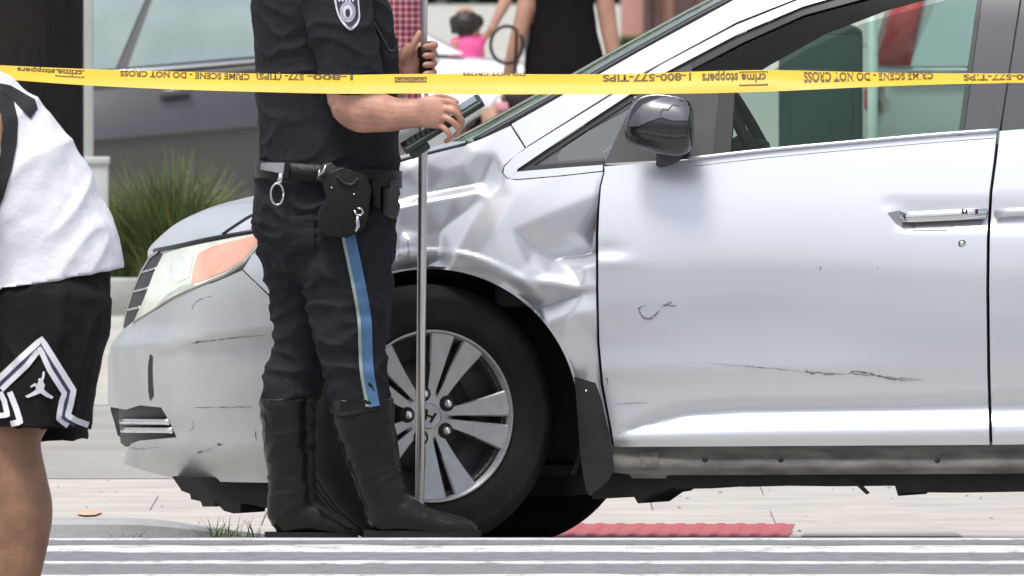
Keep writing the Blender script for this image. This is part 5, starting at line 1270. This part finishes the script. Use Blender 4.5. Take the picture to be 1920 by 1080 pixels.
# parked cars behind
def parked_car(x0, Y, label, paint, head_dir=1, slope=0.0, prof=None, green=None, width=1.78, glassm=None, tall=False, lamp=None, wheels=None, zs=1.0):
    """heading +x when head_dir=1; x0 is the rear end"""
    M = Matrix.Translation((x0, Y, gz(Y))) @ Matrix.Rotation(slope, 4, 'Y') @ Matrix.Diagonal((head_dir, 1, zs, 1))
    r = root('parked_car', (x0, Y, gz(Y)), label, 'car')
    prof = prof or [(0, .38), (.02, .62), (.10, .88), (.35, .99), (1.0, 1.00), (2.2, .97), (3.0, .945), (3.6, .90), (4.15, .80), (4.45, .66), (4.52, .48), (4.48, .26), (3.98, .24)] + [(3.62 + .34 * math.cos(a), .30 + .34 * math.sin(a)) for a in np.linspace(.2, math.pi - .2, 9)] + [(3.26, .22), (1.24, .22)] + [(.9 + .34 * math.cos(a), .30 + .34 * math.sin(a)) for a in np.linspace(.2, math.pi - .2, 9)] + [(.5, .26), (.08, .28)]
    green = green or [(.30, .97), (.62, 1.18), (1.0, 1.37), (1.5, 1.44), (2.1, 1.44), (2.55, 1.36), (3.35, .94)]
    def pr(poly, ins):
        bm = bmesh.new(); lay = []
        for w, k in ((0, ins), (.12, 0), (width - .12, 0), (width, ins)):
            cx = sum(p[0] for p in poly) / len(poly); cz = sum(p[1] for p in poly) / len(poly)
            lay.append([bm.verts.new((cx + (x - cx) * (1 - k), w, cz + (z - cz) * (1 - k * .8))) for x, z in poly])
        for A, B in zip(lay, lay[1:]):
            for i in range(len(A)): bm.faces.new((A[i], A[(i + 1) % len(A)], B[(i + 1) % len(A)], B[i]))
        bm.faces.new(lay[0]); bm.faces.new(lay[-1][::-1]); bmesh.ops.recalc_face_normals(bm, faces=bm.faces[:]); return bm
    bm = pr(prof, .03)
    clip_z = [.3 + .07 * k for k in range(11)]
    for zc in clip_z: bmesh.ops.bisect_plane(bm, geom=bm.verts[:] + bm.edges[:] + bm.faces[:], plane_co=(0, 0, zc), plane_no=(0, 0, 1), dist=1e-5)
    for v in bm.verts:
        k = .10 * ((v.co.z - .62) / .40) ** 2 if v.co.z > .62 else .06 * ((v.co.z - .62) / .40) ** 2
        if v.co.y < .06: v.co.y += k
        elif v.co.y > width - .06: v.co.y -= k
    for f in bm.faces:
        if abs(f.normal.y) > .5: f.smooth = True
    bm.transform(M); bmesh.ops.recalc_face_normals(bm, faces=bm.faces[:]); mk('bodywork', bm, paint, r, smooth=False)
    # tapering cabin
    bm = bmesh.new(); zmin = min(p[1] for p in green); zmax = max(p[1] for p in green)
    def gy(z): return .05 + .20 * (z - zmin) / (zmax - zmin)
    A = [bm.verts.new((x, gy(z), z)) for x, z in green]; B = [bm.verts.new((x, width - gy(z), z)) for x, z in green]
    bm.faces.new(A); bm.faces.new(B[::-1]); [bm.faces.new((A[i], B[i], B[(i + 1) % len(A)], A[(i + 1) % len(A)])) for i in range(len(A))]
    bmesh.ops.recalc_face_normals(bm, faces=bm.faces[:]); bm.transform(M); bmesh.ops.recalc_face_normals(bm, faces=bm.faces[:]); cab = mk('cabin', bm, paint, r, smooth=False)
    gm = glassm or mat('car_glass', (.10, .13, .125), .08, 0, .1, 3)
    def xat(z, side):
        xs = []
        for (a, za), (b, zb) in zip(green, green[1:]):
            if min(za, zb) <= z <= max(za, zb) and za != zb: xs.append(a + (b - a) * (z - za) / (zb - za))
        return (min(xs) if side == 0 else max(xs)) if xs else None
    z0, z1 = zmin + .045, zmax - .06
    xl0, xl1, xr0, xr1 = xat(z0, 0) + .10, xat(z1, 0) + .10, xat(z0, 1) - .12, xat(z1, 1) - .10
    n = 2; 
    for i in range(n):
        ta, tb_ = i / n + .012, (i + 1) / n - .012
        bm = bmesh.new(); q = []
        for z, a, b in ((z0, xl0, xr0), (z1, xl1, xr1)):
            q.append([(a + (b - a) * ta, z), (a + (b - a) * tb_, z)])
        lo_, hi_ = q; pts = [lo_[0], lo_[1], hi_[1], hi_[0]]
        F_ = [bm.verts.new((x, gy(z) - .012, z)) for x, z in pts]; K_ = [bm.verts.new((x, gy(z) + .01, z)) for x, z in pts]
        bm.faces.new(F_); bm.faces.new(K_[::-1]); [bm.faces.new((F_[j], K_[j], K_[(j + 1) % 4], F_[(j + 1) % 4])) for j in range(4)]
        bmesh.ops.recalc_face_normals(bm, faces=bm.faces[:]); bm.transform(M); bmesh.ops.recalc_face_normals(bm, faces=bm.faces[:]); mk('side_window', bm, gm, cab, smooth=False)
    mk('belt_trim', tube([M @ Vector((xl0 - .06, .030, z0 - .022)), M @ Vector((xr0 + .06, .030, z0 - .022))], .011, 6), CHROME, r)
    wx = wheels or ((.9, 3.62) if not tall else (.85, 3.4))
    for x in wx:
        for yy in (.11, width - .11):
            Mw = M @ Matrix.Translation((x, yy, .315))
            t = mk('tyre', lathe([(.2, -.10), (.28, -.105), (.315, -.07), (.315, .07), (.28, .105), (.2, .10)], 28, Mw), RUBBER, r)
            mk('rim', lathe([(.0, -.085), (.10, -.08), (.19, -.10), (.205, -.10), (.205, .05)], 24, Mw), BRUSHED, t)
    for s_, (lx, nm, mm) in enumerate(((max(p[0] for p in prof) - .12, 'head_lamp', LENS), (.0, 'tail_lamp', mat('red_lamp', (.45, .02, .025), .2, 0, .15, 15, coat=1)))):
        if lamp and nm == 'tail_lamp': continue
        for yy in (.03, width - .33):
            zz = .64 if nm == 'head_lamp' else .78
            bm = box((lx - (.16 if nm == 'head_lamp' else -.01) + (.1 if nm == 'head_lamp' else -.03), yy - .02, zz - .05), (lx + .09, yy + .3, zz + .08), .02); bm.transform(M); bmesh.ops.recalc_face_normals(bm, faces=bm.faces[:]); mk(nm, bm, mm, r)
    for x in (1.12, 2.05):
        bm = box((x, -.016, .83), (x + .16, .012, .86), .006); bm.transform(M); bmesh.ops.recalc_face_normals(bm, faces=bm.faces[:]); mk('door_handle', bm, paint, r)
    return r, M
DKP = mat('dark_grey_paint', (.115, .112, .117), .30, .7, .05, 3, coat=.5)
WHP = mat('white_car_paint', (.70, .70, .73), .25, 0, .03, 3, coat=.6)
SVP = mat('silver_green_paint', (.40, .44, .42), .28, .4, .05, 3, coat=.6)
PGL = mat('sky_toned_glass', (.30, .37, .36), .10, .35, .18, 2.0)  # pale base colour stands in for sky reflected in the panes
hatchp = [(0, .38), (.0, .62), (.06, .90), (.20, .99), (1.0, 1.00), (2.2, .97), (2.8, .945), (3.3, .90), (3.75, .80), (3.95, .66), (4.02, .48), (3.98, .26), (3.55, .24)] + [(3.2 + .34 * math.cos(a), .30 + .34 * math.sin(a)) for a in np.linspace(.2, math.pi - .2, 9)] + [(2.84, .22), (.80, .22)] + [(.46 + .34 * math.cos(a), .30 + .34 * math.sin(a)) for a in np.linspace(.2, math.pi - .2, 9)] + [(.10, .26), (.05, .28)]
parked_car(P(786, 300, 54.5).x, 54.5, 'dark grey parked car with chrome window line behind the planter', DKP, -1, rad(-5.0), hatchp, [(.05, .97), (.25, 1.25), (.5, 1.42), (1.1, 1.47), (1.8, 1.46), (2.25, 1.36), (3.0, .94)], glassm=PGL, wheels=(.46, 3.2), zs=1.07)
parked_car(-3.62, 61.5, 'white parked car with its bonnet towards the woman in black', WHP, 1, glassm=PGL)
tallp = [(0, .42), (.0, .75), (.03, 1.02), (2.6, 1.04), (3.2, 1.0), (3.95, .90), (4.3, .75), (4.35, .45), (4.3, .28), (3.78, .26)] + [(3.4 + .35 * math.cos(a), .32 + .35 * math.sin(a)) for a in np.linspace(.2, math.pi - .2, 9)] + [(3.02, .25), (1.23, .25)] + [(.85 + .35 * math.cos(a), .32 + .35 * math.sin(a)) for a in np.linspace(.2, math.pi - .2, 9)] + [(.45, .3), (.05, .32)]
tallg = [(.04, 1.0), (.22, 1.45), (.34, 1.66), (.9, 1.72), (1.9, 1.70), (2.3, 1.60), (3.1, 1.0)]
su, SM = parked_car(P(1626, 200, 40).x, 40.0, 'silver hatchback with red tail lamp beyond the van windows', SVP, 1, 0, tallp, tallg, tall=True, lamp=True, glassm=mat('sky_reflection_glass', (.55, .62, .62), .10, .5, .06, 2))  # whitish pane colour imitates a bright sky reflection
RL = MATS.get('red_lamp') or mat('red_lamp', (.45, .02, .025), .2, 0, .15, 15, coat=1)
def lampb(lo, hi, nm='tail_lamp'):
    bm = box(lo, hi, .015); bm.transform(SM); mk(nm, bm, RL, su)
bm = bmesh.new(); q = [(.05, 1.05), (.20, 1.05), (.30, 1.52), (.24, 1.52), (.15, 1.38)]
A = [bm.verts.new((x, .03 + .2 * (z - 1) / .72, z)) for x, z in q]; B = [bm.verts.new((x - .04, .14 + .2 * (z - 1) / .72, z)) for x, z in q]
bm.faces.new(A); bm.faces.new(B[::-1]); [bm.faces.new((A[j], B[j], B[(j + 1) % 5], A[(j + 1) % 5])) for j in range(5)]
bm.transform(SM); bmesh.ops.recalc_face_normals(bm, faces=bm.faces[:]); mk('tail_lamp', bm, RL, su)
lampb((-.015, -.012, .84), (.05, .10, .95)); lampb((-.02, .03, 0.45), (.03, .9, .62), 'rear_bumper')
# dark green relay box
Yb = 25.0; gx0, gx1 = P(1462, 200, Yb).x, P(1618, 200, Yb).x; gb = root('relay_box', ((gx0 + gx1) / 2, Yb, gz(Yb)), 'dark green metal street mail box seen through the van windows', 'mail box')
GRN = mat('dark_green_paint', (.022, .048, .042), .5, 0, .1, 8); zt = P(1540, 58, Yb).z
bm = box((gx0, Yb, gz(Yb) + .12), (gx1, Yb + .4, zt), .02); mk('cabinet', bm, GRN, gb)
bm = box((gx0 + .04, Yb - .006, gz(Yb) + .25), (gx1 - .04, Yb + .01, zt - .15), .004); mk('door', bm, GRN, gb)
for xx in (gx0 + .02, gx1 - .06):
    for yy in (Yb + .03, Yb + .33): bm = box((xx, yy, gz(Yb)), (xx + .04, yy + .04, gz(Yb) + .13), .004); mk('leg', bm, GRN, gb)
bm = bmesh.new(); n_ = 10; A = []; B = []
for i in range(n_ + 1):
    a = math.pi * i / n_; xx = (gx0 + gx1) / 2 - (gx1 - gx0) / 2 * math.cos(a); A.append(bm.verts.new((xx, Yb, zt - .01 + .05 * math.sin(a)))); B.append(bm.verts.new((xx, Yb + .4, zt - .01 + .05 * math.sin(a))))
bm.faces.new(A); bm.faces.new(B[::-1]); [bm.faces.new((A[i], B[i], B[i + 1], A[i + 1])) for i in range(n_)]
bmesh.ops.recalc_face_normals(bm, faces=bm.faces[:]); mk('domed_top', bm, GRN, gb)
# white litter bin / hydrant-like pale post beside the box
hy = root('white_bollard', (P(1652, 300, 32).x, 32, gz(32)), 'pale post standing between the green mail box and silver hatchback', 'bollard')
b0 = Vector((P(1636, 300, 32).x, 32, gz(32))); mk('shaft', tube([b0, b0 + Vector((0, 0, 1.42))], .022, 12), mat('pale_green_paint', (.50, .58, .54), .5), hy)
bm = bmesh.new(); bm_ell(bm, b0 + Vector((0, 0, 1.43)), .03, .03, .03, 10); mk('cap', bm, MATS['pale_green_paint'], hy)
# planter with ornamental grass
PLN = mat('planter_stone', (.36, .36, .34), .85, 0, .12, 5, bump=.3, bscale=30)
pl = root('planter', (P(60, 590, 35).x, 36, gz(35)), 'low stone planter bed beside the tree trunk', 'planter')
zt = P(220, 522, 35).z
xa, xb = P(-900, 590, 35).x, P(900, 590, 35).x; x = xa
while x < xb:
    w_ = 1.05; bm = box((x + .006, 35, gz(35) - .02), (min(x + w_, xb) - .006, 35.25, zt), .015); mk('edging_stone', bm, PLN, pl); x += w_
bm = box((xa, 35.2, gz(35) - .02), (xb, 38.6, zt - .05), .0); mk('soil', bm, mat('planter_soil', (.10, .09, .06), .95, 0, .3, 10, bump=.6, bscale=25), pl, smooth=False)
GRA = mat('blade_green', (.17, .23, .07), .6, 0, .35, 3, col2=(.32, .35, .14)); GRB = mat('blade_dark', (.085, .14, .04), .6, 0, .3, 3); HGM = mat('hedge_green', (.02, .035, .014), .7, 0, .3, 3)
def blades(n, c, rx, ry, h, lean, w, seed, mi_split=.5):
    rn = random.Random(seed); bm = bmesh.new()
    for _ in range(n):
        a = rn.uniform(0, 2 * math.pi); rr = math.sqrt(rn.random()); b = Vector((c[0] + rx * rr * math.cos(a), c[1] + ry * rr * math.sin(a), c[2]))
        d = Vector((math.cos(a + rn.uniform(-.7, .7)), math.sin(a), 0)) * lean * rn.uniform(.2, 1.3) * (rr + .2); hh = h * rn.uniform(.5, 1.08); ww = w * rn.uniform(.6, 1.3)
        side = Vector((math.cos(a + 1.57), math.sin(a + 1.57), 0)); side = (side + Vector((rn.uniform(-1, 1), 0, 0))).normalized(); prev = None; mi = 0 if rn.random() < mi_split else 1
        for k in range(5):
            t = k / 4; p = b + Vector((0, 0, 1)) * (hh * (t - .28 * t * t * (d.length / lean if lean else 0))) + d * t * t; s = side * ww * (1 - t * .92)
            cur = (bm.verts.new(p - s), bm.verts.new(p + s))
            if prev: f = bm.faces.new((prev[0], prev[1], cur[1], cur[0])); f.material_index = mi
            prev = cur
    return bm
gcx = P(310, 470, 36.2).x
def clump(px, Y, rx, h, n, seed, label, lean=.30):
    zz = zt - .05; r = root('ornamental_grass', (P(px, 480, Y).x, Y, zz), label, 'grass clump', 'ornamental grasses in the planter')
    tag(mk('foliage', blades(n, (P(px, 480, Y).x, Y, zz), rx, .22, h, lean, .006, seed), [GRA, GRB], r), kind='stuff'); return r
clump(325, 36.2, .17, .60, 1500, 1, 'tall arching clump of green ornamental grass between the post and officer')
clump(245, 36.5, .14, .50, 900, 2, 'shorter ornamental grass clump at the foot of the pale post')
clump(405, 36.6, .12, .42, 700, 3, 'low ornamental grass clump next to the officer')
clump(150, 37.2, .14, .48, 600, 4, 'ornamental grass clump beneath the tree trunk')
# dark tree at left
ty_ = 38.0; tcx = P(52, 300, ty_).x; tr = root('street_tree', (tcx, ty_, zt - .06), 'dark brown street tree trunk in the planter', 'tree')
BARK = mat('dark_bark', (.010, .0075, .006), .95, 0, .4, 5, bump=1.0, bscale=22, aniso=(3, 3, .6))
bm = bmesh.new(); rings = []; nn = 40
for i in range(40):
    z = -.05 + i * .105; R0 = .27 + .10 * math.exp(-max(0, z) * 3.5) - .018 * z; ring = []
    for k in range(nn):
        a = 2 * math.pi * k / nn; rr = R0 * (1 + .05 * noise.noise(Vector((math.cos(a) * 6, math.sin(a) * 6, z * .9))) + .035 * noise.noise(Vector((math.cos(a) * 18, math.sin(a) * 18, z * 1.6))))
        ring.append(bm.verts.new((tcx + rr * math.cos(a) + .01 * z, ty_ + rr * math.sin(a), zt - .05 + z)))
    rings.append(ring)
for A, B in zip(rings, rings[1:]):
    for k in range(nn): bm.faces.new((A[k], A[(k + 1) % nn], B[(k + 1) % nn], B[k]))
top = Vector((tcx + .04, ty_, zt + 4.0)); rn = random.Random(5); tips = []
for i in range(7):
    a = 2 * math.pi * i / 7 + rn.uniform(-.3, .3); e = top + Vector((math.cos(a) * 1.9, math.sin(a) * 1.9, rn.uniform(1.2, 2.4))); m_ = top.lerp(e, .5) + Vector((0, 0, .3)); bm_tube(bm, [top - Vector((0, 0, .3)), m_, e], [.13, .08, .03], 8); tips += [m_, e]
bmesh.ops.recalc_face_normals(bm, faces=bm.faces[:]); mk('trunk', bm, BARK, tr)
bm = bmesh.new()
for _ in range(3500):
    t = rn.choice(tips); p = t + Vector((rn.gauss(0, .6), rn.gauss(0, .6), rn.gauss(.25, .45))); u = Vector((rn.gauss(0, 1), rn.gauss(0, 1), rn.gauss(0, 1))).normalized(); v_ = u.orthogonal().normalized(); s = rn.uniform(.05, .09)
    f = bm.faces.new([bm.verts.new(p + u * s), bm.verts.new(p + v_ * s * .5), bm.verts.new(p - u * s), bm.verts.new(p - v_ * s * .5)]); f.material_index = rn.random() < .5
tag(mk('crown', bm, [GRA, GRB], tr), kind='stuff')
# pale square post on a plinth
pw = 34.6; po = root('pale_post', (P(178, 420, pw).x, pw, gz(pw)), 'pale grey square post on a plinth beside the tree', 'post')
PST = mat('pale_post_paint', (.42, .44, .42), .6, 0, .06, 8); xl_, xr_ = P(157, 200, pw).x, P(175, 200, pw).x
bm = box((xl_, pw, P(170, 296, pw).z), (xr_, pw + .05, 4.2), .004); mk('shaft', bm, PST, po)
bm = box((P(160, 300, pw).x, pw - .03, gz(pw)), (P(203, 300, pw).x, pw + .09, P(180, 306, pw).z), .006); mk('plinth', bm, PST, po)
bm = box((P(157, 300, pw).x, pw - .04, P(180, 308, pw).z), (P(206, 300, pw).x, pw + .10, P(180, 294, pw).z), .006); mk('cap', bm, PST, po)
# weeds in the gutter
def weed(px, Y, n, h, seed, label):
    b = P(px, 998, Y); r = thing_mesh('weed_tuft', blades(n, (b.x, Y, gz(Y) - .01), .05, .03, h, .10, .0035, seed, .35), [GRA, GRB], label, 'weed', (b.x, Y, gz(Y) - .01), 'weeds along the kerb'); return r
weed(400, 1.66, 16, .085, 1, 'grass weed growing from the kerb joint under the bumper'); weed(432, 1.66, 18, .09, 2, 'taller grass weed growing from the kerb joint under the splash shield'); weed(478, 1.66, 12, .085, 3, 'sparse grass weed at the kerb by the boot of the officer')
weed(228, 1.66, 9, .06, 4, 'tiny weed at the kerb left of the van bumper'); weed(260, 1.66, 9, .03, 5, 'flat little weed on the kerb below the bumper lip')
# far hedge and building
Yh = 300.0; hd = root('hedge', (0, Yh, gz(Yh)), 'long dark green clipped hedge far beyond the parked cars', 'hedge')
bm = bmesh.new(); rn = random.Random(9)
for _ in range(9000):
    p = Vector((rn.uniform(-9, 9.0), Yh + rn.uniform(0, 1.2), gz(Yh) + rn.uniform(0.0, 2.4))); u = Vector((rn.gauss(0, 1), rn.gauss(0, 1), rn.gauss(0, 1))).normalized(); v_ = u.orthogonal().normalized(); s = rn.uniform(.06, .14)
    bm.faces.new([bm.verts.new(p + u * s), bm.verts.new(p + v_ * s), bm.verts.new(p - u * s), bm.verts.new(p - v_ * s)])
tag(mk('foliage', bm, HGM, hd), kind='stuff')
bm = box((-9, Yh + .3, gz(Yh)), (9, Yh + 1, gz(Yh) + 2.2), .1); mk('inner_mass', bm, HGM, hd)
Yf = 200.0; bl = root('building', (P(1230, 80, Yf).x, Yf, gz(Yf)), 'pinkish building front with brown posts far down the street', 'building')
BRK = mat('pink_render', (.48, .26, .21), .85, 0, .08, 2); BRW = mat('brown_timber', (.09, .05, .045), .8, 0, .2, 6)
bm = box((P(1166, 0, Yf).x, Yf, gz(Yf)), (P(1480, 0, Yf).x, Yf + 3, 6.0), .0); mk('wall', bm, BRK, bl, smooth=False)
for x0_, x1_ in ((1206, 1222), (1226, 1236), (1262, 1300), (1320, 1336)):
    bm = box((P(x0_, 0, Yf).x, Yf - .2, gz(Yf)), (P(x1_, 0, Yf).x, Yf - .02, 4.5), .01); mk('post', bm, BRW, bl, smooth=False)
bs = root('low_shrub', (P(1200, 60, 195).x, 195, gz(195)), 'low green shrub in front of the pinkish building', 'shrub')
tag(mk('foliage', blades(900, (P(1206, 60, 195).x, 195, gz(195)), .22, .2, .20, .2, .03, 12, .3), [GRA, GRB], bs), kind='stuff')
